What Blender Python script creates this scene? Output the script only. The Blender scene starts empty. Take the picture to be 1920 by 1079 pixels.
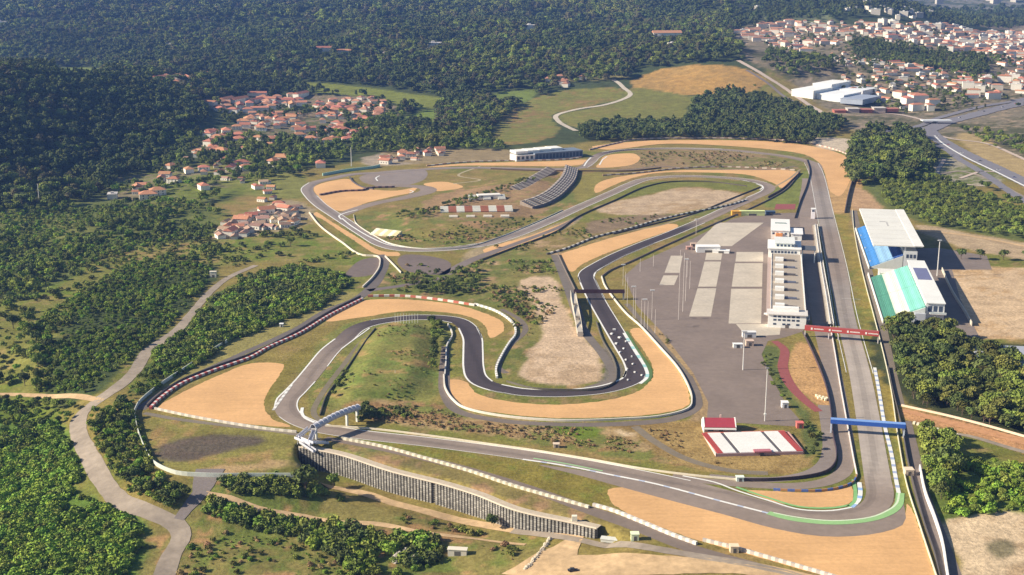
import bpy, math, random
import numpy as np
from mathutils import Vector, geometry as mgeo
random.seed(7); RNG=np.random.default_rng(7)
SC=bpy.context.scene; COL=SC.collection
R=math.radians
# ------------------------------------------------------------ camera model
F=2500.0; CX=960.0; CY=539.5; TP=0.2558; PITCH=math.atan(TP); CH=255.0
cp,sp=math.cos(PITCH),math.sin(PITCH)
def rays(px):
    px=np.atleast_2d(np.asarray(px,float)); u=(px[:,0]-CX)/F; v=(px[:,1]-CY)/F
    return np.stack([u,cp-v*sp,-sp-v*cp],1)
def PZ(x,y,z=0.0):
    d=rays([[x,y]])[0]; t=(z-CH)/d[2]; return (d[0]*t,d[1]*t,z)
def P0(pts): return [PZ(a[0],a[1])[:2] for a in pts]
# ------------------------------------------------------------ noise
def _h(i,j,s):
    n=(i*374761393+j*668265263+s*982451653)&0xffffffff
    n=((n^(n>>13))*1274126177)&0xffffffff
    return ((n^(n>>16))&0xffff)/65535.0
def vnoise(x,y,s=0):
    xi=np.floor(x).astype(np.int64); yi=np.floor(y).astype(np.int64); fx=x-xi; fy=y-yi
    fx=fx*fx*(3-2*fx); fy=fy*fy*(3-2*fy)
    a=_h(xi,yi,s);b=_h(xi+1,yi,s);c=_h(xi,yi+1,s);d=_h(xi+1,yi+1,s)
    return (a*(1-fx)+b*fx)*(1-fy)+(c*(1-fx)+d*fx)*fy
def fbm(x,y,sc,o=4,s=0):
    r=0;a=.5
    for k in range(o): r=r+a*vnoise(x/sc+13.7*k,y/sc-7.1*k,s+k); sc/=2.03; a*=.5
    return r/(1-.5**o)
def sst(a,b,x):
    t=np.clip((x-a)/(b-a),0,1); return t*t*(3-2*t)
def inpoly(x,y,poly):
    c=np.zeros(x.shape,bool); n=len(poly); j=n-1
    for i in range(n):
        xi,yi=poly[i];xj,yj=poly[j]
        if yi!=yj: c^=((yi>y)!=(yj>y))&(x<(xj-xi)*(y-yi)/(yj-yi)+xi)
        j=i
    return c
def pdist(x,y,poly,closed=True):
    d=np.full(x.shape,1e9); n=len(poly)
    for i in range(n if closed else n-1):
        ax,ay=poly[i];bx,by=poly[(i+1)%n]; ex,ey=bx-ax,by-ay; L=ex*ex+ey*ey+1e-9
        t=np.clip(((x-ax)*ex+(y-ay)*ey)/L,0,1)
        d=np.minimum(d,(x-ax-t*ex)**2+(y-ay-t*ey)**2)
    return np.sqrt(d)
def sdf(x,y,poly):
    d=pdist(x,y,poly); return np.where(inpoly(x,y,poly),d,-d)
def smooth(pts,step=4.0,closed=False):
    p=np.array(pts,float); n=len(p); out=[]
    idx=range(n if closed else n-1)
    for i in idx:
        if closed: a,b,c,d=p[(i-1)%n],p[i],p[(i+1)%n],p[(i+2)%n]
        else: a,b,c,d=p[max(i-1,0)],p[i],p[i+1],p[min(i+2,n-1)]
        # centripetal Catmull-Rom
        def tj(t,q,r): return t+max(np.linalg.norm(r-q),1e-6)**.5
        if not closed and i==0: a=b-(c-b)
        if not closed and i==n-2: d=c+(c-b)
        t0=0;t1=tj(t0,a,b);t2=tj(t1,b,c);t3=tj(t2,c,d)
        k=max(2,int(np.linalg.norm(c-b)/step))
        for s in range(k):
            t=t1+(t2-t1)*s/k
            A1=(t1-t)/(t1-t0)*a+(t-t0)/(t1-t0)*b;A2=(t2-t)/(t2-t1)*b+(t-t1)/(t2-t1)*c;A3=(t3-t)/(t3-t2)*c+(t-t2)/(t3-t2)*d
            B1=(t2-t)/(t2-t0)*A1+(t-t0)/(t2-t0)*A2;B2=(t3-t)/(t3-t1)*A2+(t-t1)/(t3-t1)*A3
            out.append((t2-t)/(t2-t1)*B1+(t-t1)/(t2-t1)*B2)
    if not closed: out.append(p[-1])
    return [tuple(o) for o in out]
# ------------------------------------------------------------ terrain
WALLTOP=[(566,836),(640,850),(740,882),(835,906),(900,926),(975,955),(1080,978),(1124,988)]
WALLW=P0(WALLTOP)
PLAT=P0([(-900,560),(-200,600),(60,640),(200,700),(238,765),(255,840),(330,893),(430,889),(545,868)]+WALLTOP+[(1150,996),(1200,1012),(1330,1040),(1560,1092),(1760,1190),(3500,1300),(3500,-60),(-3000,-60)])
GM=[(PZ(735,668),9,55,60)]
MOUND1=P0([(610,745),(640,700),(672,640),(705,612),(790,606),(822,625),(828,680),(815,730),(770,755),(690,762),(630,765)])
MOUND2=P0([(690,400),(800,385),(880,350),(1000,325),(1060,330),(1050,370),(1000,410),(930,440),(800,455),(740,440)])
FIELD=P0([(1190,150),(1240,130),(1300,122),(1440,135),(1500,175),(1300,195),(1280,232),(1080,238),(930,240),(1020,190),(1150,165)])
def Hraw(x,y):
    h=np.zeros(x.shape)
    far=np.clip(y,0,None)
    # wooded hills rising beyond the circuit on the left and centre
    lm=1-sst(250,900,x-0.16*y)
    h+=lm*(95*sst(1900,4300,y)+70*sst(4000,7000,y))
    n1=fbm(x,y,900,3,3)-.5; n2=fbm(x,y,320,3,9)-.5
    h+=lm*(sst(1700,2600,y)*(85*n1+42*n2))
    h+=(1-lm)*sst(2200,3500,y)*(30*n1+8*n2)
    h+=95*np.exp(-((x+730-0.1*(y-1700))/190)**2-((y-1800)/520)**2)
    h-=10*np.exp(-((x+470)/90)**2-((y-1560)/260)**2)
    h+=45*np.exp(-((x-1750)/900)**2-((y-6400)/350)**2)
    h+=14*np.exp(-((x-420)/170)**2-((y-2550)/330)**2)
    # low ground in front of the circuit plateau
    ds=-sdf(x,y,PLAT); dw=pdist(x,y,WALLW,False)
    near=np.exp(-(dw/26)**2)
    w=2.2*near+55*(1-near)
    low=np.where(y<1350,sst(-3.2*near,-3.2*near+w,ds),0)
    h-=low*(11.5+2.0*(fbm(x,y,90,3,5)-.5)*2)*(1-.60*sst(-30,40,x))
    h+=np.where(ds>8,1.0,0)*sst(8,60,ds)*1.6*(fbm(x,y,24,3,6)-.5)
    m=sdf(x,y,MOUND1); h+=4.2*sst(0,20,m)
    m=sdf(x,y,MOUND2); h+=3.0*sst(0,30,m)
    return h
ND,NT=860,560
DD=np.concatenate([np.array([30,120,220]),np.geomspace(330,13000,ND-3)]); TT=np.linspace(-.60,.60,NT)
gx=(DD[:,None]*TT[None,:]); gy=np.repeat(DD[:,None],NT,1)
GZ=Hraw(gx.ravel(),gy.ravel()).reshape(ND,NT)
LD=np.log(DD)
def H(x,y):
    x=np.asarray(x,float);y=np.asarray(y,float)
    yy=np.clip(y,DD[0],DD[-1]*.999); i=np.clip(np.searchsorted(DD,yy)-1,0,ND-2)
    fi=(yy-DD[i])/(DD[i+1]-DD[i]); t=np.clip((x/yy-TT[0])/(TT[1]-TT[0]),0,NT-1.001); j=t.astype(int); fj=t-j
    return (GZ[i,j]*(1-fj)+GZ[i,j+1]*fj)*(1-fi)+(GZ[i+1,j]*(1-fj)+GZ[i+1,j+1]*fj)*fi
def PT(pts):
    """pixel -> point where the sight ray meets the terrain"""
    d=rays(pts); out=[]
    ts=np.geomspace(250,16000,1500)
    for r in d:
        X=r[0]*ts;Y=r[1]*ts;Z=CH+r[2]*ts; g=Z-H(X,Y); k=np.argmax(g<0)
        if g[k]>=0: k=len(ts)-1
        a,b=ts[max(k-1,0)],ts[k]
        for _ in range(18):
            m=(a+b)/2
            if CH+r[2]*m-H(r[0]*m,r[1]*m)>0:a=m
            else:b=m
        out.append((r[0]*b,r[1]*b))
    return out
def hz(x,y): return float(H(np.array([x]),np.array([y]))[0])
# ------------------------------------------------------------ materials
MATS={}
def nt(m):
    m.use_nodes=True; t=m.node_tree; return t,t.nodes,t.links
def principled(name,col,rough=.8,noise=.15,scale=1.0,bump=0.0,metal=0,attr=None,rand=0,n2=None,detail=6,spec=.3,rake=None):
    """noise-varied paint/soil/stone; attr = colour attribute carrying the thing's own colours"""
    if name in MATS: return MATS[name]
    m=bpy.data.materials.new(name); t,N,L=nt(m); b=N['Principled BSDF']
    b.inputs['Roughness'].default_value=rough; b.inputs['Metallic'].default_value=metal
    b.inputs['Specular IOR Level'].default_value=spec
    g=N.new('ShaderNodeNewGeometry')
    if attr:
        c=N.new('ShaderNodeAttribute'); c.attribute_name=attr; src=c.outputs['Color']
    else:
        c=N.new('ShaderNodeRGB'); c.outputs[0].default_value=(*col,1); src=c.outputs[0]
    def layer(src,scale,amt,vec=None,det=detail):
        n=N.new('ShaderNodeTexNoise'); n.inputs['Scale'].default_value=scale; n.inputs['Detail'].default_value=det; n.inputs['Roughness'].default_value=.62
        L.new(vec or g.outputs['Position'],n.inputs['Vector'])
        r=N.new('ShaderNodeMapRange'); r.inputs['From Min'].default_value=.3; r.inputs['From Max'].default_value=.7
        r.inputs['To Min'].default_value=1-amt; r.inputs['To Max'].default_value=1+amt; r.clamp=False
        L.new(n.outputs['Fac'],r.inputs['Value'])
        x=N.new('ShaderNodeVectorMath'); x.operation='SCALE'; L.new(src,x.inputs[0]); L.new(r.outputs[0],x.inputs['Scale'])
        return x.outputs[0],n
    src,n=layer(src,scale,noise)
    if n2: src,_=layer(src,n2[0],n2[1])
    if rake:
        mp=N.new('ShaderNodeMapping'); mp.inputs['Scale'].default_value=(.03,.55,1); mp.inputs['Rotation'].default_value=(0,0,rake[0]); L.new(g.outputs['Position'],mp.inputs['Vector'])
        src,_=layer(src,1.0,rake[1],vec=mp.outputs[0],det=3)
    if rand:
        o=N.new('ShaderNodeObjectInfo'); h=N.new('ShaderNodeHueSaturation')
        r=N.new('ShaderNodeMapRange'); r.inputs['To Min'].default_value=1-rand; r.inputs['To Max'].default_value=1+rand
        r2=N.new('ShaderNodeMapRange'); r2.inputs['To Min'].default_value=.5-rand*.07; r2.inputs['To Max'].default_value=.5+rand*.07
        w=N.new('ShaderNodeMath'); w.operation='MULTIPLY'; w.inputs[1].default_value=7.31; fr=N.new('ShaderNodeMath'); fr.operation='FRACT'
        L.new(o.outputs['Random'],w.inputs[0]); L.new(w.outputs[0],fr.inputs[0]); L.new(fr.outputs[0],r2.inputs['Value'])
        L.new(o.outputs['Random'],r.inputs['Value']); L.new(r.outputs[0],h.inputs['Value']); L.new(r2.outputs[0],h.inputs['Hue'])
        L.new(src,h.inputs['Color']); src=h.outputs[0]
    L.new(src,b.inputs['Base Color'])
    if bump:
        bp=N.new('ShaderNodeBump'); bp.inputs['Strength'].default_value=1; bp.inputs['Distance'].default_value=bump
        L.new(n.outputs['Fac'],bp.inputs['Height']); L.new(bp.outputs[0],b.inputs['Normal'])
    MATS[name]=m; return m
def leafmat(name,col,rand=.3,trans=.25):
    m=principled(name,col,rough=.75,noise=.28,scale=.35,rand=rand,spec=.15,detail=3,n2=(.006,.30))
    return m
# ------------------------------------------------------------ mesh builder
class MB:
    def __init__(s): s.v=[];s.f=[];s.c=[]
    def add(s,vs,fs,c=(1,1,1)):
        o=len(s.v); s.v+=[tuple(q) for q in vs]; s.f+=[tuple(i+o for i in f) for f in fs]; s.c+=[c]*len(fs); return s
    def box(s,x0,x1,y0,y1,z0,z1,c=(1,1,1)):
        return s.add([(x0,y0,z0),(x1,y0,z0),(x1,y1,z0),(x0,y1,z0),(x0,y0,z1),(x1,y0,z1),(x1,y1,z1),(x0,y1,z1)],
          [(3,2,1,0),(4,5,6,7),(0,1,5,4),(1,2,6,5),(2,3,7,6),(3,0,4,7)],c)
    def prism(s,poly,z0,z1,c=(1,1,1)):
        a=sum(poly[i][0]*poly[(i+1)%len(poly)][1]-poly[(i+1)%len(poly)][0]*poly[i][1] for i in range(len(poly)))
        if a<0: poly=poly[::-1]
        n=len(poly); Z0=z0 if hasattr(z0,'__len__') else [z0]*n; Z1=z1 if hasattr(z1,'__len__') else [z1]*n
        vs=[(p[0],p[1],Z0[i]) for i,p in enumerate(poly)]+[(p[0],p[1],Z1[i]) for i,p in enumerate(poly)]
        return s.add(vs,[tuple(range(n-1,-1,-1)),tuple(range(n,2*n))]+[(i,(i+1)%n,n+(i+1)%n,n+i) for i in range(n)],c)
    def tube(s,p,q,r,n=6,c=(1,1,1),r2=None):
        p=Vector(p);q=Vector(q);d=(q-p).normalized(); a=d.orthogonal().normalized(); b=d.cross(a); r2=r if r2 is None else r2
        vs=[];
        for k in range(n):
            t=2*math.pi*k/n; o=a*math.cos(t)+b*math.sin(t); vs.append(p+o*r)
        for k in range(n):
            t=2*math.pi*k/n; o=a*math.cos(t)+b*math.sin(t); vs.append(q+o*r2)
        return s.add(vs,[(k,(k+1)%n,n+(k+1)%n,n+k) for k in range(n)]+[tuple(range(n-1,-1,-1)),tuple(range(n,2*n))],c)
    def xsec(s,sec,x0,x1,c=(1,1,1)):
        """extrude a (y,z) section along x"""
        n=len(sec); vs=[(x0,a,b) for a,b in sec]+[(x1,a,b) for a,b in sec]
        return s.add(vs,[tuple(range(n-1,-1,-1)),tuple(range(n,2*n))]+[(i,(i+1)%n,n+(i+1)%n,n+i) for i in range(n)],c)
    def wallstrip(s,pts,h,th,z=0,c=(1,1,1),cf=None):
        """thin upright wall following pts (x,y or x,y,z)"""
        for i in range(len(pts)-1):
            a,b=pts[i],pts[i+1]; dx,dy=b[0]-a[0],b[1]-a[1]; L=math.hypot(dx,dy) or 1; nx,ny=-dy/L*th/2,dx/L*th/2
            za=a[2] if len(a)>2 else z; zb=b[2] if len(b)>2 else z
            s.add([(a[0]+nx,a[1]+ny,za),(a[0]-nx,a[1]-ny,za),(b[0]-nx,b[1]-ny,zb),(b[0]+nx,b[1]+ny,zb),
                   (a[0]+nx,a[1]+ny,za+h),(a[0]-nx,a[1]-ny,za+h),(b[0]-nx,b[1]-ny,zb+h),(b[0]+nx,b[1]+ny,zb+h)],
                  [(3,2,1,0),(4,5,6,7),(0,1,5,4),(1,2,6,5),(2,3,7,6),(3,0,4,7)],cf(i) if cf else c)
        return s
    def mesh(s,name,mat):
        me=bpy.data.meshes.new(name); me.from_pydata(s.v,[],s.f); me.materials.append(mat)
        if any(c!=(1,1,1) for c in s.c):
            at=me.color_attributes.new('Col','FLOAT_COLOR','CORNER'); arr=[]
            for f,c in zip(s.f,s.c): arr+=[c[0],c[1],c[2],1.0]*len(f)
            at.data.foreach_set('color',arr)
        me.update(); return me
    def build(s,name,mat,parent=None): return link(name,s.mesh(name,mat),parent)
def link(name,me,parent=None):
    o=bpy.data.objects.new(name,me); COL.objects.link(o)
    if parent: o.parent=parent
    return o
def tag(o,label=None,cat=None,group=None,kind=None):
    if label:o['label']=label
    if cat:o['category']=cat
    if group:o['group']=group
    if kind:o['kind']=kind
    return o
def thing(name,label,cat,loc=(0,0,0),rz=0,group=None):
    o=bpy.data.objects.new(name,None); COL.objects.link(o); o.location=loc; o.rotation_euler=(0,0,rz); o.empty_display_size=1
    return tag(o,label,cat,group)
def copy_tree(o,loc=None,rz=None,sc=None,label=None,parent=None):
    c=o.copy(); COL.objects.link(c); c.parent=parent
    if loc is not None:c.location=loc
    if rz is not None:c.rotation_euler=(0,0,rz)
    if sc is not None:c.scale=sc
    if label:c['label']=label
    for ch in o.children: copy_tree(ch,parent=c)
    return c
def ribbon_mesh(name,pts,width,mat,dz=.05,cols=None,off=0.0,terr=False,parent=None,kind='structure',step=4,closed=False,stripe=None,line=False):
    p=smooth(pts,step,closed); n=len(p); W=width if hasattr(width,'__len__') else None
    m=MB(); vs=[]
    ncross=4 if terr else (8 if line else 1)
    cur=[0]*n
    if line:
        for i in range(n):
            a,b,c=p[(i-6)%n],p[i],p[(i+6)%n]; v1=(b[0]-a[0],b[1]-a[1]); v2=(c[0]-b[0],c[1]-b[1]); cur[i]=(v1[0]*v2[1]-v1[1]*v2[0])/((math.hypot(*v1)*math.hypot(*v2)) or 1)
        cur=[sum(cur[(i+k)%n] for k in range(-9,10))/19 for i in range(n)]
    for i,a in enumerate(p):
        if closed: t=(p[(i+1)%n][0]-p[i-1][0],p[(i+1)%n][1]-p[i-1][1])
        else: t=(p[min(i+1,n-1)][0]-p[max(i-1,0)][0],p[min(i+1,n-1)][1]-p[max(i-1,0)][1])
        L=math.hypot(*t) or 1; nx,ny=t[1]/L,-t[0]/L   # right-hand normal
        w=np.interp(i/(n-1),np.linspace(0,1,len(W)),W) if W is not None else width
        if terr: w*=.94+.16*random.random()
        for k in range(ncross+1):
            o=off+(k/ncross-.5)*w; x,y=a[0]+nx*o,a[1]+ny*o
            vs.append((x,y,(hz(x,y) if terr else 0)+dz))
    fs=[];cs=[]; cc=ncross+1
    for i in range(n if closed else n-1):
        j=(i+1)%n
        for k in range(ncross):
            fs.append((i*cc+k+1,j*cc+k+1,j*cc+k,i*cc+k) if True else 0)
            if stripe: cs.append(stripe[(i//stripe[-1])%(len(stripe)-1)])
            elif cols: 
                u=i/(n-1)*(len(cols)-1); a=int(min(u,len(cols)-2)); fr=u-a
                lf=1.0
                if line:
                    cc_=-max(-1,min(1,cur[i]*6))*.55; dd=((k+.5)/ncross*2-1)-cc_; lf=1.07-.27*math.exp(-(dd/.33)**2)
                cs.append(tuple((cols[a][q]*(1-fr)+cols[a+1][q]*fr)*lf for q in range(3)))
            else: cs.append((1,1,1))
    m.v=vs;m.f=fs;m.c=cs
    o=m.build(name,mat,parent)
    if kind:o['kind']=kind
    return o
def sheet(name,poly,mat,dz=.03,sm=True,kind='structure',terr=False,step=6,rag=0):
    p=smooth(poly,2.5 if rag else step,True) if sm else poly
    if rag: p=[(a[0]+random.uniform(-rag,rag),a[1]+random.uniform(-rag,rag)) for a in p]
    v3=[Vector((a[0],a[1],0)) for a in p]; tris=mgeo.tessellate_polygon([v3])
    me=bpy.data.meshes.new(name); fs=[]
    for t in tris:
        a,b,c=[v3[i] for i in t]
        fs.append(t if (b-a).cross(c-a).z>0 else t[::-1])
    me.from_pydata([(a[0],a[1],dz) for a in p],[],fs); me.materials.append(mat); me.update()
    o=link(name,me); 
    if kind:o['kind']=kind
    return o
# ------------------------------------------------------------ ground colours (albedo)
DRY=(.27,.185,.075); GRN=(.135,.16,.03); OLV=(.22,.175,.052); OLG=(.175,.175,.042); SAND=(.52,.36,.21); PALE=(.56,.43,.28)
DIRT=(.34,.215,.115); WOOD=(.06,.078,.028); ORNG=(.50,.25,.10); ROCK=(.33,.26,.18); GOLD=(.42,.25,.075); TOWN=(.20,.17,.115); BURN=(.095,.075,.065)
LUSH=(.125,.17,.024)
def terr_paint():
    x=gx.ravel(); y=gy.ravel(); n=len(x)
    A=fbm(x,y,60,4,21); B=fbm(x,y,14,3,22); Cn=fbm(x,y,220,3,23); D=fbm(x,y,6,2,24)
    col=np.zeros((n,3))
    def mixc(c,w):
        w=np.clip(w,0,1)[:,None]; col[:]=col*(1-w)+np.array(c)[None]*w
    col[:]=np.array(OLV)
    mixc(GRN,sst(.42,.62,A)*.75); mixc(DRY,sst(.5,.68,B*.55+Cn*.45)*.8); mixc(DIRT,sst(.62,.75,D*.5+A*.5)*.6)
    def zone(px,c,soft=3,edge=6,amt=1,c2=None,flat=True,n2=None,sm=True):
        if isinstance(px[0],tuple) and not flat: w=PT(px)
        else: w=P0(px)
        if sm: w=smooth(w,12,True)
        xs=[a[0] for a in w]; ys=[a[1] for a in w]; g=edge+soft+5
        k=np.where((x>min(xs)-g)&(x<max(xs)+g)&(y>min(ys)-g)&(y<max(ys)+g))[0]
        if len(k)==0: return
        s=sdf(x[k],y[k],w)+(B[k]-.5)*2*edge+(D[k]-.5)*edge
        ww=np.clip(sst(-soft,soft,s)*amt,0,1)
        cc=np.array(c)[None].repeat(len(k),0)
        if c2 is not None:
            for ci,(cx2,lo,hi) in enumerate(c2):
                q=sst(lo,hi,(A if ci%2==0 else B)[k]*.6+D[k]*.4)[:,None]; cc=cc*(1-q)+np.array(cx2)[None]*q
        col[k]=col[k]*(1-ww[:,None])+cc*ww[:,None]
    # far country first
    zone([(-2600,-60),(4500,-60),(4500,110),(1450,118),(1400,180),(1300,235),(1080,270),(830,290),(700,300),(560,320),(420,380),(0,400),(-2600,560)],WOOD,10,10,c2=[((.05,.06,.02),.5,.75)],flat=False,sm=False)
    zone([(1370,62),(1460,40),(1640,50),(1920,66),(4000,80),(4000,360),(1920,330),(1840,270),(1740,255),(1620,250),(1570,220),(1490,160),(1400,110)],TOWN,10,10,c2=[((.09,.09,.04),.45,.6),((.33,.25,.17),.55,.7)],flat=False)
    zone([(1400,26),(1560,30),(1560,42),(1420,40)],(.17,.19,.09),10,10,flat=False)
    zone([(1640,-12),(2300,-12),(2300,16),(1700,14)],(.22,.21,.17),30,30,flat=False,c2=[((.08,.10,.05),.45,.6)])
    zone([(1850,40),(1990,42),(1990,56),(1860,54)],(.3,.24,.16),10,10,flat=False)
    # golden field, green fields
    zone([(1185,162),(1200,145),(1250,128),(1310,122),(1380,126),(1420,138),(1440,152),(1410,172),(1330,178),(1260,176)],GOLD,3,5,flat=False,c2=[((.33,.21,.07),.4,.6)])
    zone([(1175,170),(1200,165),(1290,180),(1330,182),(1290,200),(1283,225),(1180,232),(1090,240),(1050,215),(1110,203),(1160,188)],OLG,3,5,flat=False,c2=[((.20,.17,.05),.5,.7)])
    zone([(1040,172),(1100,167),(1160,165),(1165,182),(1110,200),(1045,212),(1035,225),(1050,245),(1000,268),(935,272),(930,245),(965,205)],OLG,3,5,flat=False,c2=[((.24,.16,.06),.52,.7)])
    zone([(1060,135),(1160,130),(1180,145),(1060,152)],(.2,.18,.07),5,5,flat=False)
    zone([(560,156),(640,160),(740,172),(830,186),(800,205),(740,195),(690,182),(600,176)],(.17,.19,.035),4,5,flat=False)
    zone([(770,215),(810,206),(822,225),(800,238),(765,236)],(.15,.2,.035),4,5,flat=False)
    zone([(100,130),(150,126),(188,132),(180,143),(120,142)],(.15,.19,.05),6,5,flat=False)
    zone([(930,175),(1000,170),(985,192),(930,195)],(.14,.18,.04),4,5,flat=False)
    zone([(700,92),(780,96),(770,101),(700,99)],(.3,.26,.2),4,5,flat=False)
    # housing on the left
    zone([(380,195),(470,178),(570,178),(700,182),(740,200),(730,240),(640,262),(560,262),(470,290),(400,300),(370,285),(440,235),(560,215),(420,210)],(.22,.17,.11),8,12,flat=False,c2=[((.08,.10,.03),.42,.58)])
    zone([(200,345),(270,320),(420,315),(470,330),(460,350),(400,375),(230,380)],(.20,.17,.10),8,12,flat=False,c2=[(GRN,.42,.6)])
    zone([(680,298),(760,280),(830,282),(830,300),(700,312)],(.33,.27,.20),4,6)
    zone([(380,302),(470,300),(440,315),(380,318)],(.2,.19,.06),4,5)
    zone([(420,335),(560,325),(575,340),(560,372),(500,370),(440,360)],(.185,.185,.05),4,6,c2=[(GRN,.5,.7)])
    zone([(380,430),(440,405),(540,375),(590,395),(560,430),(470,445),(400,455)],(.30,.24,.15),3,6,c2=[(OLV,.5,.65)])
    zone([(720,285),(960,282),(960,300),(860,304),(760,306)],(.26,.2,.11),4,6)
    # left open meadows
    zone([(-900,420),(60,480),(180,470),(300,420),(420,450),(560,430),(680,470),(680,500),(560,490),(400,500),(250,570),(150,620),(120,750),(-900,760)],OLG,5,10,c2=[(LUSH,.45,.6),((.25,.2,.07),.52,.68)])
    zone([(70,520),(160,480),(165,500),(90,545)],LUSH,3,6); zone([(40,620),(110,600),(100,660),(50,680)],(.2,.2,.05),3,6)
    zone([(190,460),(300,430),(400,420),(390,450),(250,490)],(.2,.19,.05),4,8,c2=[(DRY,.5,.65)])
    zone([(-900,745),(60,750),(100,800),(0,870),(-900,900)],LUSH,4,8,flat=False,c2=[((.22,.22,.05),.5,.7)])
    zone([(-900,860),(60,790),(130,800),(170,930),(290,1000),(250,1150),(-900,1300)],(.11,.18,.03),4,6,flat=False)
    # left scrub floors
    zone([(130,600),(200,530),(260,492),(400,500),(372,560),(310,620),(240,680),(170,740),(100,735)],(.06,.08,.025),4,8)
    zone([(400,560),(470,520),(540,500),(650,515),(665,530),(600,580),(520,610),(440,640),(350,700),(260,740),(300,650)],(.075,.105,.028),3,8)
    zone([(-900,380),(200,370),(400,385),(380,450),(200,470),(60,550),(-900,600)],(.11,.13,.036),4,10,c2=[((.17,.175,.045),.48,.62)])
    # foreground band in front of the wall
    zone([(350,900),(560,905),(700,950),(900,990),(1010,1020),(990,1150),(300,1200)],(.20,.17,.055),5,10,flat=False,c2=[((.13,.16,.035),.45,.6),((.33,.2,.09),.56,.7)])
    # inside of circuit
    zone([(430,640),(620,545),(690,555),(560,625),(300,740),(265,745)],(.25,.22,.075),2,4)
    zone([(262,790),(520,800),(560,815),(555,850),(480,885),(340,890),(280,850)],(.205,.185,.05),3,4,c2=[((.30,.2,.08),.5,.66)])
    zone([(300,842),(350,820),(470,815),(502,828),(440,845),(340,865),(295,862)],BURN,3,4,amt=.9)
    zone([(375,880),(470,868),(545,862),(560,872),(400,888)],(.42,.29,.15),2,4,amt=.8)
    zone([(530,683),(600,635),(640,610),(560,690),(505,755),(490,765)],(.20,.165,.04),1.5,1)
    zone([(600,640),(680,600),(830,600),(850,640),(835,720),(790,760),(700,760),(590,775),(580,760)],(.185,.185,.05),2,3,c2=[((.14,.18,.04),.42,.6),((.30,.21,.08),.56,.7)])
    zone([(640,760),(780,752),(900,775),(1060,795),(1240,790),(1310,810),(1330,880),(1180,855),(900,815),(700,790)],(.27,.165,.075),2,6,c2=[((.34,.24,.12),.45,.6),((.16,.17,.045),.52,.62)])
    zone([(1050,795),(1110,798),(1120,815),(1060,820)],LUSH,2,4)
    zone([(1150,800),(1190,795),(1205,812),(1170,818)],PALE,2,2)
    zone([(600,810),(800,840),(960,865),(1120,900),(1150,930),(1110,960),(960,900),(780,850)],(.20,.165,.038),1,1,c2=[((.17,.175,.035),.45,.6)])
    zone([(600,822),(760,850),(900,890),(1090,955),(1130,980),(1080,985),(960,940),(830,895),(700,865)],(.21,.17,.06),2,3,c2=[((.12,.14,.05),.5,.65),((.3,.19,.1),.55,.7)])
    # central strip
    zone([(690,545),(760,500),(900,480),(1020,470),(1050,500),(1085,590),(1120,690),(1060,725),(960,715),(930,700),(960,640),(960,600),(920,570),(800,555)],(.20,.18,.055),3,6,c2=[((.12,.14,.035),.48,.62),((.33,.22,.11),.54,.68)])
    zone([(975,525),(1030,518),(1050,560),(1072,600),(1105,640),(1128,690),(1122,715),(1060,722),(1000,718),(972,705),(990,665),(1015,625),(1000,570)],(.50,.37,.25),1.5,3,c2=[((.42,.30,.19),.5,.62)])
    zone([(1130,640),(1165,690),(1160,720),(1100,730),(1130,712)],(.17,.15,.12),1.5,2)
    zone([(700,475),(800,475),(860,485),(810,515),(760,510),(730,490)],(.20,.165,.045),1,1)
    zone([(880,470),(1040,440),(1260,395),(1400,372),(1400,385),(1270,420),(1060,475),(1040,480),(900,500)],(.215,.165,.06),3,6,c2=[((.16,.17,.045),.48,.62),((.36,.25,.14),.56,.7)])
    zone([(880,470),(1000,435),(1090,405),(1080,420),(960,465),(870,490)],(.33,.26,.16),1.5,2,amt=.8)
    zone([(1120,388),(1210,368),(1290,352),(1380,362),(1395,372),(1300,395),(1190,405),(1130,400)],(.44,.33,.22),2,5,c2=[((.37,.26,.15),.5,.65)])
    zone([(1100,420),(1180,405),(1260,405),(1200,420),(1110,440)],(.22,.16,.10),2,5)
    zone([(1130,375),(1200,345),(1300,338),(1410,345),(1400,360),(1290,350),(1200,368)],(.165,.17,.04),2,2)
    # infield of the far loop
    zone([(660,410),(760,380),(860,350),(960,325),(1085,325),(1075,390),(1000,425),(900,455),(800,462),(720,445)],(.20,.17,.05),2,5,c2=[((.14,.16,.04),.46,.6),((.32,.2,.1),.54,.68)])
    zone([(820,365),(960,350),(1040,345),(1020,400),(960,410),(820,420)],(.29,.19,.10),2,5,c2=[((.2,.18,.06),.5,.65)])
    zone([(1092,330),(1125,322),(1118,360),(1085,380)],(.22,.19,.05),1,2)
    zone([(1190,285),(1350,283),(1450,295),(1500,310),(1480,320),(1250,315),(1140,325),(1190,305)],(.27,.19,.10),2,5,c2=[((.17,.16,.05),.48,.6)])
    zone([(1445,362),(1500,325),(1520,318),(1512,385),(1440,390)],(.17,.19,.045),1.5,1)
    # verges of the main straight
    zone([(1558,360),(1600,330),(1590,400),(1600,470),(1655,600),(1690,760),(1712,900),(1700,935),(1688,900),(1660,760),(1625,620),(1592,480)],(.26,.20,.05),1,1,c2=[((.19,.19,.045),.45,.6)])
    zone([(1548,330),(1600,322),(1590,400),(1560,400)],(.42,.27,.12),2,2)
    zone([(1605,350),(1640,370),(1650,400),(1610,395)],(.42,.27,.15),2,3)
    zone([(1500,640),(1540,660),(1560,720),(1550,790),(1530,760),(1490,720),(1480,670)],(.45,.27,.12),1.5,2)
    zone([(1210,610),(1240,610),(1300,680),(1335,760),(1320,790),(1290,790),(1310,750),(1275,690)],(.33,.23,.12),1.5,4)
    zone([(1130,800),(1320,790),(1520,830),(1530,860),(1480,890),(1330,885),(1240,855),(1190,815)],(.31,.215,.085),2,4,c2=[((.24,.16,.06),.5,.62)])
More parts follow.
